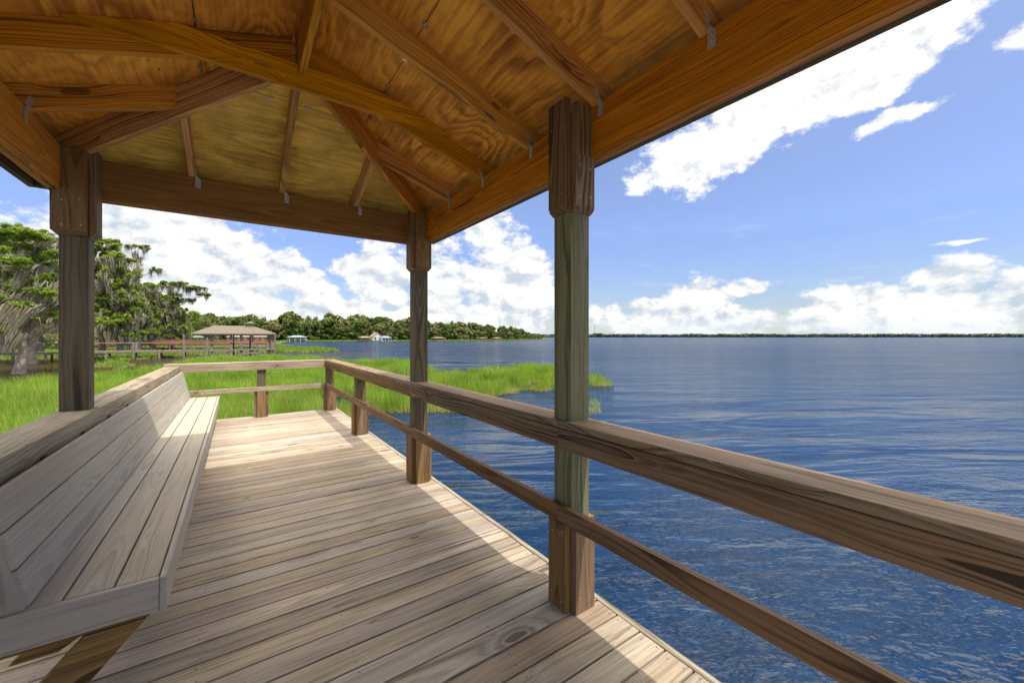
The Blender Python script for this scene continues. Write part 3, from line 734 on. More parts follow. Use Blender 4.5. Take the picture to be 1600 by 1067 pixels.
# supports
for i in range(11):
    ys = 2.34 + i * .61
    mb = MB()
    s0 = Vector((bo.x, ys, bo.z)) + bn * .026 + bd * -.12
    mb.box(s0 + bn * .062, bd, .575, -bn, .062, .036, bev=.002, ) ; B(mb.build('back_support', M_FRAME, None))
    mb = MB(); mb.box((-.80, ys, .285), (1, 0, 0), .49, (0, 0, 1), .138, -.038 if False else .038, bev=.002); B(mb.build('seat_bearer', M_FRAME, None))
    mb = MB()
    zt_, zb_ = .284, .003
    poly = [(-.320, zt_), (-.320 - (zt_ - zb_) * .9, zb_), (-.505 - (zt_ - zb_) * .9, zb_), (-.505, zt_)]
    mb.prism(poly, (0, ys + (.0 if i else -.01), 0), (1, 0, 0), (0, 0, 1), .038); B(mb.build('brace', M_FRAME, None))
    mb = MB(); mb.prism([(-.46, .284), (-.60, .20), (-.735, .20), (-.655, .284)], (0, ys + .095, 0), (1, 0, 0), (0, 0, 1), .038); B(mb.build('brace', M_FRAME, None))
# ================================================================== SURROUNDINGS
YAWR = R(34.8)
FW = Vector((math.sin(YAWR), math.cos(YAWR), 0)); RT = Vector((math.cos(YAWR), -math.sin(YAWR), 0))
def bearing(u, d, z=0.0):
    """plan point seen along photo column u at forward distance d"""
    p = FW * d + RT * ((u - 802) / 621 * d); return Vector((p.x, p.y, z))
def ground(u, v, z=WATER_Z): return bearing(u, (1.487 - z) * 621 / (v - 526.3), z)

def np_mesh(name, verts, faces_n, mats, rnd, parent=None, mi=None, gco=None):
    """verts (n,3) grouped in faces of faces_n vertices each"""
    nv = len(verts); nf = nv // faces_n
    me = bpy.data.meshes.new(name)
    me.vertices.add(nv); me.vertices.foreach_set('co', np.asarray(verts, dtype=np.float32).ravel())
    me.loops.add(nv); me.loops.foreach_set('vertex_index', np.arange(nv, dtype=np.int32))
    me.polygons.add(nf); me.polygons.foreach_set('loop_start', np.arange(0, nv, faces_n, dtype=np.int32))
    me.polygons.foreach_set('loop_total', np.full(nf, faces_n, dtype=np.int32))
    for m_ in (mats if isinstance(mats, (list, tuple)) else [mats]): me.materials.append(m_)
    if mi is not None: me.polygons.foreach_set('material_index', np.asarray(mi, dtype=np.int32))
    a = me.attributes.new('rnd', 'FLOAT', 'POINT'); a.data.foreach_set('value', np.repeat(np.asarray(rnd, dtype=np.float32), faces_n))
    me.update(calc_edges=True)
    o = bpy.data.objects.new(name, me); C.objects.link(o)
    if parent: o.parent = parent
    return o
def rot_rand(n, flat=0.0):
    """random tangent frames; flat>0 pulls the leaf normals towards vertical"""
    nrm = rng.normal(size=(n, 3)); nrm[:, 2] = np.abs(nrm[:, 2]) + flat * 2.5
    nrm /= np.linalg.norm(nrm, axis=1)[:, None]
    a = rng.normal(size=(n, 3)); a -= nrm * (a * nrm).sum(1)[:, None]; a /= np.linalg.norm(a, axis=1)[:, None]
    return a, np.cross(nrm, a)
def leaf_tris(c, size, flat=0.0, aspect=.6):
    n = len(c); a, b = rot_rand(n, flat); s = (size * rng.uniform(.6, 1.3, n))[:, None]
    v = np.empty((n, 3, 3)); v[:, 0] = c - a * s * .6 - b * s * aspect * .6; v[:, 1] = c + a * s * .1 + b * s * aspect; v[:, 2] = c + a * s - b * s * aspect * .3
    return v.reshape(-1, 3)
def leafmat(name, c1, c2, c3, trans=.35, nscale=.25, foot=None):
    m_, n, bs = new_mat(name)
    r = n.attr('rnd')['Fac']; geo = n.node('ShaderNodeNewGeometry').outputs['Position']
    q = n.noise(geo, nscale, 3, .6)
    col = n.mix(n.mr(n.m('ADD', n.m('MULTIPLY', r, .55), n.m('MULTIPLY', q, .6)), .25, .85), c1, c2)
    col = n.mix(n.m('GREATER_THAN', n.m('FRACT', n.m('MULTIPLY', r, 17.3)), .84), col, c3)
    if foot:
        zz = n.xyz(geo)[2]; q2 = n.noise(geo, 1.1, 3, .6)
        col = n.mix(n.m('MULTIPLY', n.mr(zz, WATER_Z + .22, WATER_Z - .02), n.mr(q2, .35, .6, .3, 1)), col, foot)
        col = n.hsv(col, .5, 1, n.mr(q2, .3, .7, .62, 1.25))
    n.lk(bs.inputs['Base Color'], col); bs.inputs['Roughness'].default_value = .6; bs.inputs['Specular IOR Level'].default_value = .25
    tr = n.node('ShaderNodeBsdfTranslucent'); n.lk(tr.inputs[0], n.hsv(col, .49, 1.1, 1.5))
    mx = n.node('ShaderNodeMixShader'); mx.inputs[0].default_value = trans
    n.nt.links.new(bs.outputs[0], mx.inputs[1]); n.nt.links.new(tr.outputs[0], mx.inputs[2])
    o = [q for q in n.nt.nodes if q.type == 'OUTPUT_MATERIAL'][0]; n.nt.links.new(mx.outputs[0], o.inputs[0])
    return m_
M_GRASS = leafmat('marsh_grass', (.05, .15, .010), (.205, .35, .028), (.38, .33, .12), .4, .5, (.36, .31, .12))
M_GRASS2 = leafmat('far_grass', (.055, .14, .012), (.17, .29, .03), (.30, .30, .09), .3, .15, (.25, .23, .09))
M_CYP = leafmat('cypress_leaves', (.05, .105, .014), (.205, .29, .038), (.27, .32, .07), .4)
M_OAK = leafmat('dark_leaves', (.03, .06, .012), (.12, .175, .032), (.18, .21, .06), .2, .12)
M_OAK2 = leafmat('olive_leaves', (.055, .08, .022), (.20, .22, .065), (.26, .25, .11), .2, .12)
M_MOSS = leafmat('spanish_moss', (.20, .18, .12), (.52, .47, .34), (.13, .115, .075), .25)
M_BARK = simple('bark', (.19, .155, .125), .9, nz=.4, nscale=5, bump=.8)
M_BARKP = simple('pale_bark', (.20, .165, .125), .9, nz=.5, nscale=7, bump=1.0)
M_MUD = simple('marsh_ground', (.075, .085, .03), .9, nz=.4, nscale=.4)
M_GREYW = simple('grey_timber', (.17, .13, .10), .85, nz=.3, nscale=3)
M_REDW = simple('red_timber', (.20, .07, .04), .8, nz=.25, nscale=2)
M_ROOFT = simple('tan_shingles', (.12, .10, .072), .9, nz=.2, nscale=6)
M_TEAL = simple('teal_metal_roof', (.17, .28, .28), .5, nz=.1)
M_BLUE = simple('blue_metal_roof', (.13, .23, .32), .5, nz=.1)
M_GREENR = simple('green_roof', (.06, .16, .09), .6, nz=.15)
M_BROWNR = simple('brown_roof', (.22, .15, .10), .8, nz=.2)
M_WHITE = simple('white_paint', (.50, .49, .46), .6, nz=.05)
M_DARK = simple('dark_glass', (.03, .035, .04), .2)

# ---------------- water
m_, n, bs = new_mat('lake_water')
pos = n.node('ShaderNodeNewGeometry').outputs['Position']
rt_ = n.node('ShaderNodeVectorRotate', rotation_type='Z_AXIS'); n.lk(rt_.inputs['Vector'], pos); rt_.inputs['Angle'].default_value = R(30)
p0 = rt_.outputs[0]
dist = n.v('LENGTH', pos)
wv = n.noise(n.v('MULTIPLY', p0, (.22, .85, 1)), 1, 3, .5, .5)
w2 = n.noise(n.v('MULTIPLY', p0, (2.0, 5.0, 1)), 1, 3, .6, .5)
w3 = n.noise(n.v('MULTIPLY', p0, (8, 15, 1)), 1, 2, .5, .3)
w4 = n.noise(n.v('MULTIPLY', p0, (.035, .14, 1)), 1, 3, .5)
gust = n.mr(n.noise(n.v('MULTIPLY', p0, (.05, .16, 1)), 1, 4, .6), .36, .64, .15, 1.4)
h = n.m('ADD', n.m('MULTIPLY', wv, .17), n.m('MULTIPLY', n.m('MULTIPLY', w2, gust), .036))
h = n.m('ADD', h, n.m('MULTIPLY', n.m('MULTIPLY', w3, gust), .013))
h = n.m('ADD', h, n.m('MULTIPLY', w4, .5))
# sheltered water among the grass lies calmer
b = n.node('ShaderNodeBump'); b.inputs['Strength'].default_value = 1.0; b.inputs['Distance'].default_value = 1.0
n.lk(b.inputs['Height'], h); n.lk(bs.inputs['Normal'], b.outputs[0])
deep = n.mix(n.mr(w2, .35, .7), (.0026, .013, .036), (.0045, .022, .058))
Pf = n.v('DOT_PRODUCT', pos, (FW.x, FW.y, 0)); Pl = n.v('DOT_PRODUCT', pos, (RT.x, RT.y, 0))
tree_shade = n.m('MULTIPLY', n.mr(Pl, -15, -23, 0, 1, True), n.mr(Pf, 64, 46, 0, 1, True))      # brown shallows: the trees' shade and reflection painted into the water colour
deep = n.mix(tree_shade, deep, (.035, .028, .014))
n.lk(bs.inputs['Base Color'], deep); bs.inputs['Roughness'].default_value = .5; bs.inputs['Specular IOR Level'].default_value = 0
gl = n.node('ShaderNodeBsdfGlossy'); n.lk(gl.inputs['Roughness'], n.mr(dist, 8, 160, .03, .16)); n.lk(gl.inputs['Normal'], b.outputs[0])
fr = n.node('ShaderNodeFresnel'); fr.inputs['IOR'].default_value = 1.33; n.lk(fr.inputs['Normal'], b.outputs[0])
ms = n.node('ShaderNodeMixShader'); n.lk(ms.inputs[0], n.m('MINIMUM', fr.outputs[0], .37))      # a rippled lake never reflects fully, even far off
n.nt.links.new(bs.outputs[0], ms.inputs[1]); n.nt.links.new(gl.outputs[0], ms.inputs[2])
n.nt.links.new(ms.outputs[0], [q for q in n.nt.nodes if q.type == 'OUTPUT_MATERIAL'][0].inputs[0])
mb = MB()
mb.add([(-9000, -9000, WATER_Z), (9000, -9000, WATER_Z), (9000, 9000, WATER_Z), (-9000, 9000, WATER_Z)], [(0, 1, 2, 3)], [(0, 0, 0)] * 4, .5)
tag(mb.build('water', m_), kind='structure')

# ---------------- grass areas: outline (photo bearings resolved to plan points on the water)
def gtop(u, v, h=.40): p = ground(u, v, WATER_Z + h); return Vector((p.x, p.y, WATER_Z))
def inside(px, py, poly):
    r = np.zeros(len(px), bool); j = len(poly) - 1
    for i in range(len(poly)):
        xi, yi = poly[i][0], poly[i][1]; xj, yj = poly[j][0], poly[j][1]
        c = ((yi > py) != (yj > py)) & (px < (xj - xi) * (py - yi) / (yj - yi + 1e-12) + xi); r ^= c; j = i
    return r
def fbm2(x, y, s, seed=0):
    """cheap smooth value noise in numpy"""
    r = np.random.default_rng(seed); g = r.random((64, 64)); v = 0; a = .6; t = 0
    for o in range(3):
        X = x * s; Y = y * s; xi = np.floor(X).astype(int); yi = np.floor(Y).astype(int); fx = X - xi; fy = Y - yi
        fx = fx * fx * (3 - 2 * fx); fy = fy * fy * (3 - 2 * fy)
        q = lambda i, j: g[(xi + i) % 64, (yi + j) % 64]
        v = v + a * ((q(0, 0) * (1 - fx) + q(1, 0) * fx) * (1 - fy) + (q(0, 1) * (1 - fx) + q(1, 1) * fx) * fy); t += a; a *= .5; s *= 2.1
    return v / t
def grass_area(name, poly, n_, hmin, hmax, width, mat, edge=.0, seed=1, zb=WATER_Z - .05, near_bias=True, label=None):
    P_ = [(p[0], p[1]) for p in poly]
    xs = [p[0] for p in P_]; ys = [p[1] for p in P_]
    pts = []; got = 0
    while got < n_:
        m = 60000
        x = rng.uniform(min(xs), max(xs), m); y = rng.uniform(min(ys), max(ys), m)
        wx = x + (fbm2(x, y, .5, seed) - .5) * 2.2 * edge; wy = y + (fbm2(x, y, .5, seed + 1) - .5) * 2.2 * edge
        k = inside(wx, wy, P_)
        d = x * FW.x + y * FW.y
        if near_bias: k &= rng.random(m) < np.clip(22.0 / np.maximum(d, 1), .12, 1) ** 1.0
        k &= (fbm2(x, y, 1.1, seed + 5) > .24) & (fbm2(x, y, .35, seed + 6) > .22)
        pts.append(np.stack([x[k], y[k]], 1)); got += k.sum()
        if len(pts) > 400: break
    q = np.concatenate(pts)[:n_]; m = len(q)
    d = q[:, 0] * FW.x + q[:, 1] * FW.y
    wd_ = width * np.clip(d / 16, .8, 6)
    tuft = fbm2(q[:, 0], q[:, 1], .9, seed + 9)
    h = (hmin + (hmax - hmin) * rng.random(m)) * (.35 + 1.25 * tuft)
    lean = rng.normal(size=(m, 2)) * .22 * h[:, None] + np.array([-.10, .05]) * h[:, None]
    th = rng.uniform(0, np.pi, m); tx = np.stack([np.cos(th), np.sin(th)], 1) * wd_[:, None] * .5
    v = np.zeros((m, 3, 3)); v[:, 0, :2] = q - tx; v[:, 1, :2] = q + tx; v[:, 0, 2] = v[:, 1, 2] = zb
    v[:, 2, :2] = q + lean; v[:, 2, 2] = zb + h
    o = np_mesh(name, v.reshape(-1, 3), 3, mat, np.clip(rng.random(m) * .6 + tuft * .4, 0, 1))
    return tag(o, kind='stuff')
def sheet(name, poly, z, mat, kind='structure'):
    mb = MB(); vs = [(p[0], p[1], z) for p in poly]; mb.add(vs, [tuple(range(len(vs)))], vs, .5)
    o = mb.build(name, mat)
    return tag(o, kind=kind)
g_near = [ground(-420, 720), ground(-420, 640), gtop(-60, 596), gtop(0, 594), gtop(90, 588), gtop(160, 584), gtop(235, 575), gtop(275, 564), gtop(320, 558), gtop(380, 555), gtop(440, 554), gtop(505, 557), gtop(535, 563),
          gtop(565, 563), gtop(600, 560), gtop(645, 561), gtop(668, 577), gtop(720, 578), gtop(790, 569), gtop(850, 567), gtop(872, 569), gtop(885, 580), ground(882, 606),
          ground(862, 613), ground(790, 617), ground(740, 626), ground(718, 643), ground(640, 646), ground(590, 645), ground(545, 656), ground(480, 664), ground(380, 676), ground(250, 705), ground(100, 790)]
def fit_front(poly): return poly
import os
grass_area('marsh_grass', g_near, 300000, .26, .62, .022, M_GRASS, edge=.8, seed=3)
g_isl = [ground(425, 551), gtop(425, 542), gtop(470, 541), gtop(510, 542), gtop(536, 546), ground(530, 549), ground(500, 550.5), ground(470, 551)]
grass_area('marsh_grass', g_isl, 16000, .3, .6, .03, M_GRASS2, edge=1.0, seed=13)
g_l2 = [ground(150, 562), gtop(165, 551), gtop(300, 545), gtop(440, 543), ground(440, 550), ground(330, 552), ground(290, 556), ground(240, 560), ground(200, 563)]
grass_area('marsh_grass', g_l2, 26000, .2, .45, .035, M_GRASS2, edge=2.0, seed=23)
g_l3 = [ground(-300, 566), ground(-200, 541), ground(60, 540), ground(300, 538), ground(440, 537), ground(450, 540), ground(150, 550), ground(110, 560), ground(50, 562)]
grass_area('marsh_grass', g_l3, 50000, .2, .45, .04, M_GRASS2, edge=2.0, seed=33)
g_sm = [ground(150, 574), ground(175, 567), ground(200, 568), ground(215, 572), ground(190, 576)]
grass_area('marsh_grass', g_sm, 1500, .2, .45, .04, M_GRASS2, edge=1.0, seed=43)
g_rt = [ground(915, 603), ground(918, 592), ground(945, 593), ground(950, 600), ground(935, 606)]
grass_area('marsh_grass', g_rt, 700, .25, .6, .02, M_GRASS, edge=.8, seed=53)
g_rb = [ground(905, 652), ground(905, 628), ground(935, 630), ground(940, 645)]
grass_area('marsh_grass', g_rb, 350, .12, .35, .012, M_GRASS, edge=.5, seed=63)
sheet('marsh_ground', [bearing(-700, 60), bearing(-400, 420), bearing(200, 420), bearing(640, 330), bearing(760, 380), bearing(845, 620), bearing(858, 900), bearing(700, 900), bearing(0, 1500), bearing(-1500, 900), bearing(-1500, 60)], WATER_Z + .10, M_MUD)
sheet('shore_ground', [bearing(-1500, 45), bearing(-100, 62), bearing(200, 66), bearing(425, 92), bearing(440, 140), bearing(452, 185), bearing(560, 196), bearing(700, 205), bearing(800, 260), bearing(846, 330), bearing(858, 640), bearing(700, 900), bearing(0, 1500), bearing(-1500, 900)], WATER_Z + .12, M_MUD)
# bright grass fringe along the far bank
fr_ = [bearing(425, 150), bearing(452, 181), bearing(560, 192), bearing(700, 200), bearing(800, 250), bearing(850, 322), bearing(852, 345), bearing(790, 275), bearing(690, 216), bearing(560, 206), bearing(440, 200)]
grass_area('bank_grass', fr_, 12000, .35, .8, .05, M_GRASS2, edge=2.0, seed=73, zb=WATER_Z + .08)

# ---------------- trees
def crown_points(pads, n_, shell=.35):
    """pads: (x,y,z,rx,ry,rz)"""
    w_ = np.array([p[3] * p[4] * max(p[5], .3) for p in pads]) ** .75; w_ /= w_.sum()
    k = rng.choice(len(pads), n_, p=w_); P_ = np.array(pads)[k]
    u = rng.normal(size=(n_, 3)); u /= np.linalg.norm(u, axis=1)[:, None]
    r = rng.random(n_) ** shell
    return P_[:, :3] + u * r[:, None] * P_[:, 3:6], k
def moss_strands(anchors, n_per, length, width, sway=(0, 0)):
    """hanging tassels: strands share a rough common tip below their anchor"""
    k = len(anchors); L0 = length * rng.uniform(.35, 1.35, k); sp = .16 * (length / .8) * rng.uniform(.5, 1.3, k)
    A0 = np.repeat(anchors, n_per, axis=0); Lr = np.repeat(L0, n_per); S = np.repeat(sp, n_per); m = len(A0)
    A = A0 + rng.normal(size=(m, 3)) * S[:, None] * np.array([1, 1, .5])
    L = Lr * rng.uniform(.45, 1.1, m)
    th = rng.uniform(0, np.pi, m); wv = np.stack([np.cos(th), np.sin(th), np.zeros(m)], 1) * (width * rng.uniform(.5, 1.3, m))[:, None]
    v = np.empty((m, 3, 3)); v[:, 0] = A - wv; v[:, 1] = A + wv
    tip = A * .45 + A0 * .55; tip[:, 2] -= L; tip[:, 0] += sway[0] * L + rng.normal(size=m) * .05 * L; tip[:, 1] += sway[1] * L + rng.normal(size=m) * .05 * L
    v[:, 2] = tip
    return v.reshape(-1, 3)
def limb(mb, a, b, r0, r1, n=6, wob=.08, segs=6):
    a = Vector(a); b = Vector(b); L = (b - a).length; pts = []; rad = []
    for i in range(segs + 1):
        t = i / segs; p = a.lerp(b, t)
        if 0 < i < segs: p += Vector((random.gauss(0, 1), random.gauss(0, 1), random.gauss(0, .6))) * wob * L * .5
        pts.append(p); rad.append(r0 + (r1 - r0) * t)
    mb.tube(pts, rad, n); return pts
def flared_trunk(mb, h, r, flare, lean=(0, 0), n=14, top=.35, ridges=.18):
    pts = []; vs = []; gs = []; fs = []
    segs = 16; ph = random.uniform(0, 6)
    for i in range(segs + 1):
        t = i / segs; z = h * t
        cx = lean[0] * t * h + .05 * r * 6 * math.sin(t * 5 + ph) * t; cy = lean[1] * t * h + .3 * r * math.sin(t * 4 + ph * 2) * t
        rr_ = r * ((1 - t) * (1 - top) + top) + r * flare * math.exp(-z / (h * .11))
        pts.append(Vector((cx, cy, z)))
        for k in range(n):
            a = 2 * math.pi * k / n
            q = rr_ * (1 + ridges * math.exp(-t * 3) * math.sin(5 * a + ph) + .06 * math.sin(9 * a + t * 8))
            vs.append((cx + q * math.cos(a), cy + q * math.sin(a), z)); gs.append((z, q * math.cos(a), q * math.sin(a)))
    for i in range(segs):
        for k in range(n): fs.append((i * n + k, i * n + (k + 1) % n, (i + 1) * n + (k + 1) % n, (i + 1) * n + k))
    mb.add(vs, fs, gs, .5); return pts
def cypress(loc, h, r, pads, leaves, leaf, moss_n, moss_len, label, sway=(0, 0), lean=(0, 0), flare=1.4, group=None, bark=None, moss_w=.035, trunk_moss=0, leafm=None, moss_top=99):
    t = empty('cypress_tree', loc, label, 'tree', group)
    mb = MB(); tp = flared_trunk(mb, h * .93, r, flare, lean)
    for p in pads:
        c = Vector(p[:3]); zb = max(.25 * h, c.z - (abs(c.x) + abs(c.y)) * .45 - .3)
        i = min(range(len(tp)), key=lambda q: abs(tp[q].z - zb)); rr0 = r * (1 - .75 * tp[i].z / h) * .5
        pts = limb(mb, tp[i], c - Vector((0, 0, p[5] * .5)), max(rr0, .05), .025, 6, .10)
        for _ in range(3): limb(mb, pts[random.randint(3, 5)], c + Vector((random.uniform(-1, 1) * p[3] * .8, random.uniform(-1, 1) * p[4] * .8, random.uniform(-.3, .3) * p[5])), .035, .012, 4, .12, 4)
    mb.build('trunk', bark or M_BARK, t, smooth=True)
    # sub-clumps within each pad break up its outline
    sub = []
    for p in pads:
        for _ in range(max(4, int(9 * p[3]))):
            a = random.uniform(0, 6.28); q = random.random() ** .6
            sub.append((p[0] + math.cos(a) * q * p[3], p[1] + math.sin(a) * q * p[4], p[2] + random.uniform(-.5, .7) * p[5], random.uniform(.22, .42) * p[3] ** .5, random.uniform(.22, .42) * p[4] ** .5, random.uniform(.16, .38) * max(p[5], .4) ** .5))
    c, k = crown_points(sub, leaves, .45)
    tone = rng.random(len(sub))[k] * .6 + rng.random(leaves) * .4
    np_mesh('crown', leaf_tris(c, leaf, .15), 3, leafm or M_CYP, tone, t)
    if moss_n:
        an, k = crown_points([(q[0], q[1], q[2] - q[5] * .6, q[3], q[4], .08) for q in sub if q[2] < moss_top], moss_n, .5)
        if trunk_moss:
            ti = rng.integers(5, len(tp), trunk_moss); tpn = np.array([list(tp[i]) for i in ti]); an2 = tpn + rng.normal(size=(trunk_moss, 3)) * np.array([.35, .35, .3]); an = np.concatenate([an, an2])
        per = 34
        v = moss_strands(an, per, moss_len, moss_w, sway)
        base = rng.random(len(an)); np_mesh('spanish_moss', v, 3, M_MOSS, np.clip(np.repeat(base, per) * .7 + rng.random(len(an) * per) * .3, 0, 1), t)
    return t
def layered_pads(h, z0, spread, n_, seed, flat=.35, top=None, pr=(.7, 1.5)):
    random.seed(seed); out_ = []
    for i in range(n_):
        t = (i + .5) / n_; z = z0 + (h - z0) * t; a = i * 2.4 + random.uniform(-.5, .5)
        s_ = spread * (1.0 - .55 * t) * random.uniform(.35, 1.0); r_ = random.uniform(*pr) * (1 - .25 * t)
        out_.append((math.cos(a) * s_, math.sin(a) * s_, z, r_, r_, flat * random.uniform(.7, 1.3)))
    out_.append((0, 0, h, pr[1] * .8, pr[1] * .8, flat))
    return out_
# the near mossy cypress on the left, hung with windswept moss
pd = layered_pads(8.6, 3.4, 2.9, 17, 11, .5, pr=(.9, 1.5))
cypress((*bearing(29, 24.0)[:2], WATER_Z - .1), 9.2, .165, pd, 42000, .095, 62, 1.3, 'pale leaning cypress with flared trunk and thick windswept moss at the grass edge', moss_top=6.4, sway=(-.40, -.2), lean=(.10, .05), bark=M_BARKP, moss_w=.030, trunk_moss=40, flare=.8)
pd = layered_pads(8.8, 3.6, 3.4, 18, 12, .45, pr=(1.0, 1.7))
cypress((*bearing(49, 33.0)[:2], WATER_Z - .1), 9.8, .20, pd, 34000, .115, 70, 1.0, 'second mossy cypress standing in dark water just behind the pale leaning one', sway=(-.3, -.1), bark=M_BARKP, moss_w=.028, trunk_moss=50, flare=.9)
specs = [
    (-40, 34, 10.5, .30, 3.2, 18, 'mossy cypress at the far left edge, partly out of frame', 21),
    (6, 44, 14.3, .34, 4.2, 22, 'tall bright green cypress rising behind the pale leaning one at the left edge', 22),
    (62, 47, 14.2, .34, 4.0, 22, 'broad green cypress seen immediately left of the bench-side pavilion post', 23),
    (124, 50, 13.8, .32, 3.2, 20, 'cypress hidden mostly behind the bench-side pavilion post', 24),
    (160, 46, 13.0, .32, 2.1, 22, 'tall full cypress just right of the bench-side pavilion post', 25),
    (188, 45, 11.0, .34, 1.8, 18, 'mossy cypress with flared base beside the grey boardwalk', 26),
    (216, 66, 17.2, .42, 2.8, 18, 'tallest thin-topped cypress with a small umbrella crown above the red walkway', 27),
    (240, 74, 10.8, .38, 3.0, 16, 'rounded mossy cypress between the thin-topped and the umbrella-shaped ones', 28),
    (268, 72, 12.2, .46, 4.0, 20, 'umbrella-shaped mossy cypress nearest the tan-roofed boathouse', 29),
]
for (u, d, h, r, spr, npad, lab, sd) in specs:
    pads = layered_pads(h, h * .20, spr * .88, npad + 8, sd, .95, pr=(.8, 1.45))
    if sd == 27:
        pads = [(q[0] * .7, q[1] * .7, q[2] * .62, q[3], q[4], q[5]) for q in pads[:-1]] + [(0, 0, 17.2, 1.35, 1.35, .3), (2.2, 0.4, 13.6, .7, .7, .35), (-.6, .3, 11.6, .9, .9, .4), (1.6, -.2, 10.6, 1.0, .8, .3)]
    if sd == 29:
        pads = [(q[0] * .6, q[1] * .6, q[2] * .80, q[3], q[4], q[5]) for q in pads[:-1]] + [(-2.6, 0, 11.3, 1.7, 1.4, .45), (.2, .4, 11.9, 2.0, 1.5, .5), (3.0, 0, 11.2, 1.7, 1.4, .4), (4.4, -.3, 10.1, 1.3, 1.1, .35), (2.4, .5, 9.0, 1.0, 1.0, .3)]
    sc_ = d / 45
    cypress((*bearing(u, d)[:2], WATER_Z), h, r * .72, pads, 30000, .17 * sc_ ** .5, 190, 1.15, lab, group='mossy cypress trees on the marsh', moss_w=.036 * sc_ ** .5, trunk_moss=60, flare=.8, leafm=M_CYP)
random.seed(99)
# rounder trees of the bank behind, one crown each
def oak_mesh(seed, h=12, w_=5.0, n_=6000, leaf=.34, mat=None, tall=False, low=.12):
    random.seed(seed); t = empty('broadleaf_tree', (0, 0, 0), 'x', 'tree')
    mb = MB(); tp = flared_trunk(mb, h * .62, .28, .5, (random.uniform(-.03, .03), 0), n=8)
    pads = []
    for i in range(26):
        a = random.uniform(0, 6.28); q = random.random() ** .5; z = random.uniform(low, .9)
        prof = math.sin(min(1, (1.08 - z) * 1.5) * math.pi / 2)
        pads.append((math.cos(a) * q * w_ * .72 * prof, math.sin(a) * q * w_ * .72 * prof, h * z, w_ * random.uniform(.22, .42), w_ * random.uniform(.22, .42), h * random.uniform(.06, .13)))
    pads.append((0, 0, h * .86, w_ * .34, w_ * .34, h * .12))
    for p in pads[:8]: limb(mb, tp[random.randint(7, 14)], p[:3], .1, .03, 5, .1, 4)
    mb.build('trunk', M_BARK, t, smooth=True)
    c, k = crown_points(pads, n_, .30)
    tone = rng.random(len(pads))[k] * .55 + rng.random(n_) * .45
    np_mesh('crown', leaf_tris(c, leaf, .1, .8), 3, mat or M_OAK, tone, t); return t
def place(proto, used, loc, s_, label, group, sz=1.0, rz=None):
    o = proto if not used else copy_tree(proto)
    o.location = loc; o.scale = (s_, s_, s_ * sz); o.rotation_euler = (0, 0, random.uniform(0, 6.28) if rz is None else rz)
    o['label'] = label; o['group'] = group; return o
mid = [oak_mesh(201, 11, 4.6, 7000, .26, M_OAK2), oak_mesh(202, 12, 5.2, 7000, .26, M_CYP), oak_mesh(203, 12, 4.2, 6500, .26, M_CYP, True)]
used = [False] * 3; i = 0
KIND = ('olive-green leafy tree', 'dark green leafy tree', 'tall bright green tree')
for (u, d, s_) in ((-60, 62, 1.1), (-20, 70, 1.15), (22, 76, 1.0), (45, 66, .9), (75, 84, 1.1), (100, 74, 1.0), (135, 88, 1.05), (158, 80, .98), (185, 92, .95), (206, 98, .9), (232, 96, .75), (252, 104, .85), (282, 110, .72), (-95, 56, 1.0), (300, 128, .8), (318, 135, .75)):
    k = i % 3
    zone = ('on the bank beyond the left edge of the view' if u < 0 else 'behind the pale leaning cypress' if u < 60 else 'directly behind the bench-side pavilion post' if u < 150 else 'behind the mossy cypresses beside the boardwalk' if u < 225
            else 'behind the umbrella-shaped cypress' if u < 275 else 'at the left end of the tan boathouse roof')
    place(mid[k], used[k], (*bearing(u, d)[:2], WATER_Z), s_ * 1.15, KIND[k] + ' ' + zone, KIND[k] + 's ' + zone); used[k] = True; i += 1
far = [oak_mesh(301, 12, 5.2, 3800, .62, M_OAK), oak_mesh(302, 13, 4.8, 3800, .6, M_OAK2), oak_mesh(303, 12, 5.6, 3800, .62, M_OAK), oak_mesh(304, 14, 4.0, 3400, .6, M_OAK2, True), oak_mesh(305, 11, 5.6, 3800, .62, M_OAK2)]
used = [False] * 5; random.seed(5)
def top_y(u):   # skyline height of the belt, photo rows
    xs = [280, 320, 350, 390, 420, 440, 460, 480, 500, 520, 545, 570, 590, 610, 640, 680, 720, 760, 790, 812, 832, 845]
    ys = [497, 491, 492, 494, 499, 494, 488, 492, 494, 491, 492, 494, 498, 499, 497, 500, 503, 506, 510, 515, 521, 523.5]
    return float(np.interp(u, xs, ys))
def depth_u(u): return float(np.interp(u, [280, 430, 560, 700, 800, 850], [190, 205, 215, 228, 275, 355]))
u = 282.0
while u < 846:
    for row in range(2):
        d = depth_u(u) * (1 + .10 * row) + random.uniform(-4, 6)
        hgt = (526.3 - top_y(u)) / 621 * d + 1.487 - WATER_Z
        hgt *= random.uniform(.80, 1.10) if row else random.uniform(.50, .92)
        k = random.randrange(5); base_h = (12, 13, 12, 14, 11)[k]
        s_ = max(hgt / base_h, .30)
        zone = ('above the tan-roofed boathouse' if u < 436 else 'around the pale teal-roofed boathouse' if u < 490 else 'between the teal and the brown boathouse roofs' if u < 555 else 'around the white gabled house' if u < 615
                else 'just left of the far corner pavilion post' if u < 640 else 'hidden by the far corner pavilion post' if u < 670 else 'just right of the far corner pavilion post' if u < 720 else 'above the two tiny boathouse roofs' if u < 790 else 'at the tapering right end of the tree belt')
        kd_ = ('dark green', 'olive', 'dark spreading', 'tall olive', 'pale olive')[k] + (' back-row tree ' if row else ' waterside tree ') + zone
        place(far[k], used[k], (*bearing(u + random.uniform(-3, 3), d)[:2], WATER_Z + .1), s_, kd_, 'tree belt: ' + kd_, 1.0); used[k] = True
    u += random.uniform(5.5, 8.5) * float(np.interp(u, [740, 845], [1.0, .38]))
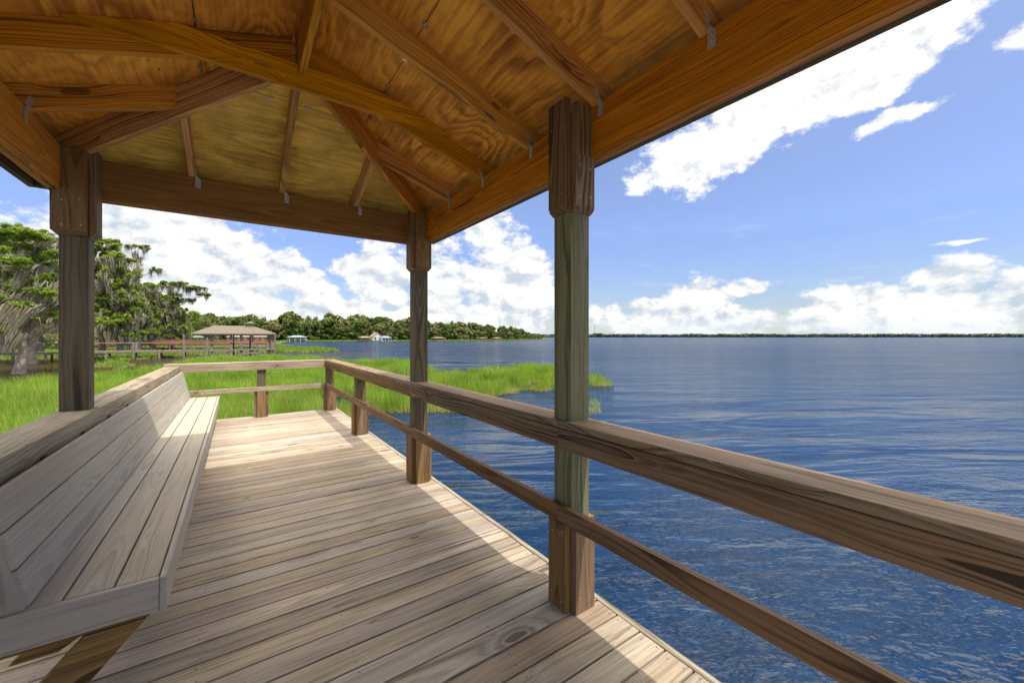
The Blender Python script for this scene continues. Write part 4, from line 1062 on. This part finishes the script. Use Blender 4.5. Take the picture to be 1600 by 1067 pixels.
# opposite shore: a wood too far off to count
M_FARW = leafmat('hazy_far_leaves', (.035, .055, .040), (.070, .095, .065), (.08, .10, .07), .1, .02)
def far_wood(name, u0, u1, d0, d1, h0, h1, n_, leaf):
    u = rng.uniform(u0, u1, n_); t = (u - u0) / (u1 - u0); d = d0 + (d1 - d0) * t + rng.uniform(0, 60, n_)
    px = FW.x * d + RT.x * (u - 802) / 621 * d; py = FW.y * d + RT.y * (u - 802) / 621 * d
    hh = (h0 + (h1 - h0) * t) * (.62 + .75 * fbm2(px, py, .02, 5)) * (.85 + .3 * fbm2(px, py, .1, 6))
    z = WATER_Z + hh * rng.random(n_) ** .8
    o = np_mesh(name, leaf_tris(np.stack([px, py, z], 1), leaf, 0, .8), 3, M_FARW, rng.random(n_)); return tag(o, kind='stuff')
far_wood('distant_woodland', 862, 1720, 1750, 1650, 10.5, 12.0, 26000, 6.5)
far_wood('distant_woodland', 826, 905, 900, 1500, 7.5, 6.0, 5000, 4.0)
sheet('far_shore', [bearing(826, 860), bearing(866, 980), bearing(868, 1640), bearing(1720, 1600), bearing(1720, 2300), bearing(826, 2300)], WATER_Z + .2, M_MUD)

# ---------------- boathouse with tan hip roof
def frame_at(u, d, z=0): return Matrix.Translation(bearing(u, d, z)) @ Matrix.Rotation(-YAWR, 4, 'Z')
def hip_roof(mb, x0, x1, y0, y1, ze, zr, ridge0, ridge1, t=.12):
    ym = (y0 + y1) / 2
    for dz in (0,):
        v = [(x0, y0, ze), (x1, y0, ze), (x1, y1, ze), (x0, y1, ze), (ridge0, ym, zr), (ridge1, ym, zr), (x0, y0, ze - t), (x1, y0, ze - t), (x1, y1, ze - t), (x0, y1, ze - t)]
        f = [(0, 1, 5, 4), (1, 2, 5), (2, 3, 4, 5), (3, 0, 4), (0, 6, 7, 1), (1, 7, 8, 2), (2, 8, 9, 3), (3, 9, 6, 0), (9, 8, 7, 6)]
        mb.add(v, f, v, .5)
def xat(u, Y):     # world X seen along photo column u on the line at constant Y
    q = (u - 802) / 621; return Y * (FW.x + RT.x * q) / (FW.y + RT.y * q)
BY = 54.0
bh = empty('boathouse', (0, BY, 0), 'open timber boathouse with a long tan hip roof and small cupola over the water', 'boathouse')
x0, x1 = xat(297, BY), xat(432, BY)
mb = MB(); hip_roof(mb, x0, x1, 0, 5.0, 1.86, 2.78, x0 + 1.9, x1 - 2.2); mb.build('roof', M_ROOFT, bh)
cxx = xat(391, BY + 2.5)
mb = MB(); mb.box((cxx - .30, 2.2, 2.6), (1, 0, 0), .6, (0, 1, 0), .6, .50); cup = mb.build('cupola', M_BROWNR, bh)
mb = MB(); hip_roof(mb, cxx - .46, cxx + .46, 2.04, 2.96, 3.09, 3.30, cxx - .06, cxx + .06, .05); mb.build('cupola_roof', M_ROOFT, cup)
for (uu, yy, w_, zt) in ((331, .4, .20, 1.8), (361, .3, .22, 1.8), (365, 4.5, .16, 1.8), (377, .35, .24, 1.8), (391, 2.4, .16, 1.8), (394.5, .4, .2, 1.8), (419, .4, .2, 1.8), (421.5, 4.4, .16, 1.8), (426, .4, .2, 1.8), (429.5, 3.0, .18, 1.8), (402, .35, .14, .05)):
    mb = MB(); mb.box((xat(uu, BY + yy) - w_ / 2, yy, -1.6), (0, 0, 1), zt + 1.6, (1, 0, 0), w_, w_, bev=.01); mb.build('post', M_GREYW, bh)
xf0, xf1 = xat(366, BY), xat(430, BY)
mb = MB(); mb.box((xf0, .2, -.02), (1, 0, 0), xf1 - xf0, (0, 1, 0), 4.4, .16); mb.build('floor', M_GREYW, bh)
mb = MB(); mb.box((xat(378, BY), .12, -.42), (1, 0, 0), xat(404, BY) - xat(378, BY), (0, 0, 1), .14, .1); mb.box((xf0, .14, .84), (1, 0, 0), .7, (0, 0, 1), .09, .09); mb.build('rail', M_GREYW, bh)
mb = MB(); mb.box((x0 + .25, .3, 1.64), (1, 0, 0), x1 - x0 - .5, (0, 0, 1), .18, .1); mb.box((x0 + .25, 4.6, 1.64), (1, 0, 0), x1 - x0 - .5, (0, 0, 1), .18, .1); mb.build('eave_beam', M_GREYW, bh)
bt = empty('boat', (xat(406.5, BY + 1), BY + 1.0, .06), 'small white boat hull resting on the tan-roofed boathouse floor', 'boat')
mb = MB(); secs = [(-.50, .16, .02), (-.2, .24, .0), (.2, .24, .0), (.42, .15, .04), (.56, .01, .14)]
vs = []
for (x, hw, zk) in secs: vs += [(x, -hw, .30), (x, -hw * .6, .12 + zk), (x, 0, .06 + zk), (x, hw * .6, .12 + zk), (x, hw, .30)]
fs = [(i * 5 + j, i * 5 + j + 1, (i + 1) * 5 + j + 1, (i + 1) * 5 + j) for i in range(4) for j in range(4)] + [(4, 3, 2, 1, 0)]
mb.add(vs, fs, vs, .5); mb.build('hull', M_WHITE, bt)
mb = MB(); mb.box((-.3, -.15, .2), (1, 0, 0), .5, (0, 1, 0), .3, .1); mb.build('seat', M_DARK, bt)

# ---------------- grey boardwalk from the left bank to the boathouse
bw = empty('boardwalk', (-9.8, BY + .3, 0), 'grey timber boardwalk on posts leading left from the tan-roofed boathouse', 'boardwalk')
xa, xb = -26.0 + 9.8, xf0 + 9.8
mb = MB(); mb.box((xa, .05, .03), (1, 0, 0), xb - xa, (0, 1, 0), 1.3, .07, bev=.005); mb.box((xa, .03, -.10), (1, 0, 0), xb - xa, (0, 0, 1), .17, .06); mb.build('walkway', M_GREYW, bw)
for yy in (0, 1.4):
    mb = MB(); mb.box((xa, yy, .84), (1, 0, 0), xb - xa, (0, 0, 1), .08, .08); mb.build('handrail', M_GREYW, bw)
x = xb - 2.4
i = 0
while x > xa:
    for yy in (-.12, 1.32):
        tall = 1.7 if i in (0, 1) and yy < 0 else (.88 if i % 2 else .02)
        mb = MB(); mb.box((x - .08, yy, -1.6), (0, 0, 1), 1.6 + tall, (1, 0, 0), .16, .14, bev=.01); mb.build('post', M_GREYW, bw)
    x -= 1.95; i += 1
# ---------------- red walkway further back
RY = 92.0
rw = empty('red_walkway', (0, RY, 0), 'long red-brown boarded walkway seen through the posts of the tan-roofed boathouse', 'walkway')
xa, xb = xat(95, RY), xat(424, RY)
mb = MB(); mb.box((xa, 0, .0), (1, 0, 0), xb - xa, (0, 1, 0), 1.8, .12); mb.build('deck', M_REDW, rw)
mb = MB()
for zz in (.14, .34, .54, .74): mb.box((xa, -.05, zz), (1, 0, 0), xb - xa, (0, 0, 1), .17, .05, bev=.01)
mb.build('side_boards', M_REDW, rw)
mb = MB(); mb.box((xa, -.12, .94), (1, 0, 0), xb - xa, (0, 1, 0), .2, .06); mb.build('handrail', M_GREYW, rw)
x = xa
while x < xb:
    mb = MB(); mb.box((x, -.16, -1.4), (0, 0, 1), 2.4, (1, 0, 0), .16, .14); mb.build('post', M_REDW, rw); x += 2.6
# ---------------- pavilions and houses on the banks
def lakeside_roof(u, d, wpx, z_eave, z_ridge, mat, label, floor=.1, name='boathouse', depth=6, nposts=4, wall=None):
    t = empty(name, bearing(u, d, 0), label, 'boathouse'); s_ = d / 621 * .88; hw = wpx * s_ / 2
    mb = MB(); hip_roof(mb, -hw, hw, -depth / 2, depth / 2, z_eave, z_ridge, -hw * .35, hw * .35, .2); mb.build('roof', mat, t)
    for i in range(nposts):
        for yy in (-depth / 2 + .4, depth / 2 - .6):
            mb = MB(); mb.box((-hw * .85 + i * hw * 1.7 / (nposts - 1) - .12, yy, -1.2), (0, 0, 1), z_eave + 1.2, (1, 0, 0), .26, .26); mb.build('post', M_GREYW if wall is None else wall, t)
    mb = MB(); mb.box((-hw * .9, -depth / 2 + .3, floor - .15), (1, 0, 0), hw * 1.8, (0, 1, 0), depth - .6, .2); mb.build('floor', M_GREYW, t)
    return t
t = lakeside_roof(464, 185, 30, 1.45, 2.15, M_TEAL, 'pale teal-roofed boathouse standing by itself at the foot of the far trees', .0, wall=M_WHITE)
mb = MB(); mb.box((-2.5, .5, -.1), (1, 0, 0), 6.5, (0, 0, 1), 1.5, .1); mb.build('back_wall', M_WHITE, t)
lakeside_roof(569.5, 192, 19, 1.15, 1.75, M_BROWNR, 'brown-roofed boathouse left of the white gabled house', .0, nposts=5)
lakeside_roof(602, 190, 17, 1.1, 1.9, M_BLUE, 'small blue-roofed boathouse just right of the white gabled house', .0, wall=M_WHITE)
lakeside_roof(685, 205, 20, .95, 1.35, M_BROWNR, 'low grey-brown boathouse right of the far corner pavilion post', .0)
lakeside_roof(753, 236, 12, .85, 1.15, M_BROWNR, 'left one of two tiny low boathouse roofs near the end of the tree belt', .0, nposts=3)
lakeside_roof(776, 250, 14, .8, 1.15, M_BROWNR, 'right one of two tiny low boathouse roofs near the end of the tree belt', .0, nposts=3)
lakeside_roof(309, 118, 17, 1.35, 2.0, M_GREENR, 'green-roofed shelter seen under the left end of the tan boathouse roof', .2)
def house(u, d, w_, dp, hwall, hroof, label, roofmat, wallmat, z0=-.4, nwin=4, gable_front=False):
    t = empty('house', bearing(u, d, z0), label, 'house')
    mb = MB(); hw = w_ / 2
    if gable_front:
        mb.prism([(-hw, 0), (hw, 0), (hw, hwall), (0, hwall + hroof), (-hw, hwall)], (0, dp, 0), (1, 0, 0), (0, 0, 1), dp); mb.build('wall', wallmat, t)
        mb = MB(); L = math.hypot(hw + .3, hroof * (hw + .3) / hw)
        for sx in (1, -1):
            a = Vector((0, -.3, hwall + hroof + .03)); dd = Vector((sx * (hw + .3), 0, -hroof * (hw + .3) / hw)).normalized()
            mb.box(a, dd, L, (0, 1, 0), dp + .6, .12 if sx < 0 else -.12) if sx < 0 else mb.box(a + Vector((0, dp + .6, 0)), dd, L, (0, -1, 0), dp + .6, .12)
        mb.build('roof', roofmat, t)
    else:
        mb.box((-hw, 0, 0), (1, 0, 0), w_, (0, 1, 0), dp, hwall); mb.build('wall', wallmat, t)
        mb = MB(); hip_roof(mb, -hw - .5, hw + .5, -.5, dp + .5, hwall + .02, hwall + hroof, -hw * .6, hw * .6, .15); mb.build('roof', roofmat, t)
    for i in range(nwin):
        x = -hw + w_ * (i + .5) / nwin
        mb = MB(); mb.box((x - .55, -.06, hwall * .35), (1, 0, 0), 1.1, (0, 0, 1), min(1.3, hwall * .5), .08); f_ = mb.build('window', M_WHITE, t)
        mb = MB(); mb.box((x - .45, -.10, hwall * .35 + .1), (1, 0, 0), .9, (0, 0, 1), min(1.1, hwall * .5 - .2), .05); mb.build('pane', M_DARK, f_)
    return t
M_CREAM = simple('cream_wall', (.42, .38, .32), .8, nz=.1)
house(388, 150, 13, 8, 2.0, 1.0, 'long low cream house seen through the tan-roofed boathouse', M_BROWNR, M_CREAM, z0=-.5, nwin=7)
house(590, 198, 4.6, 6, 2.3, 1.9, 'small white gabled house at the water between brown and blue boathouse roofs', M_BROWNR, M_WHITE, z0=-.5, nwin=2, gable_front=True)
house(44, 90, 10, 8, 3.2, 1.6, 'pale house half hidden by moss behind the leaning cypress', M_BROWNR, M_WHITE, z0=-.3, nwin=4)
# radio mast and the block beside it on the opposite shore
mast = empty('radio_mast', bearing(929, 1640, 0), 'thin radio mast on the opposite shore beside the near pavilion post', 'mast')
mb = MB()
for a in range(3): mb.tube([(math.cos(a * 2.09) * .9, math.sin(a * 2.09) * .9, 0), (math.cos(a * 2.09) * .45, math.sin(a * 2.09) * .45, 50)], .22, 4)
for z in range(2, 50, 3):
    for a in range(3): mb.tube([(math.cos(a * 2.09) * .8, math.sin(a * 2.09) * .8, z), (math.cos(a * 2.09 + 2.09) * .8, math.sin(a * 2.09 + 2.09) * .8, z + 1.5)], .12, 3)
mb.build('lattice', M_GREYW, mast)
mb = MB(); mb.tube([(0, 0, 50), (0, 0, 57)], .2, 5); mb.build('antenna', M_WHITE, mast)
far_wood('distant_woodland', 927, 942, 1620, 1640, 15, 15, 900, 5.0)
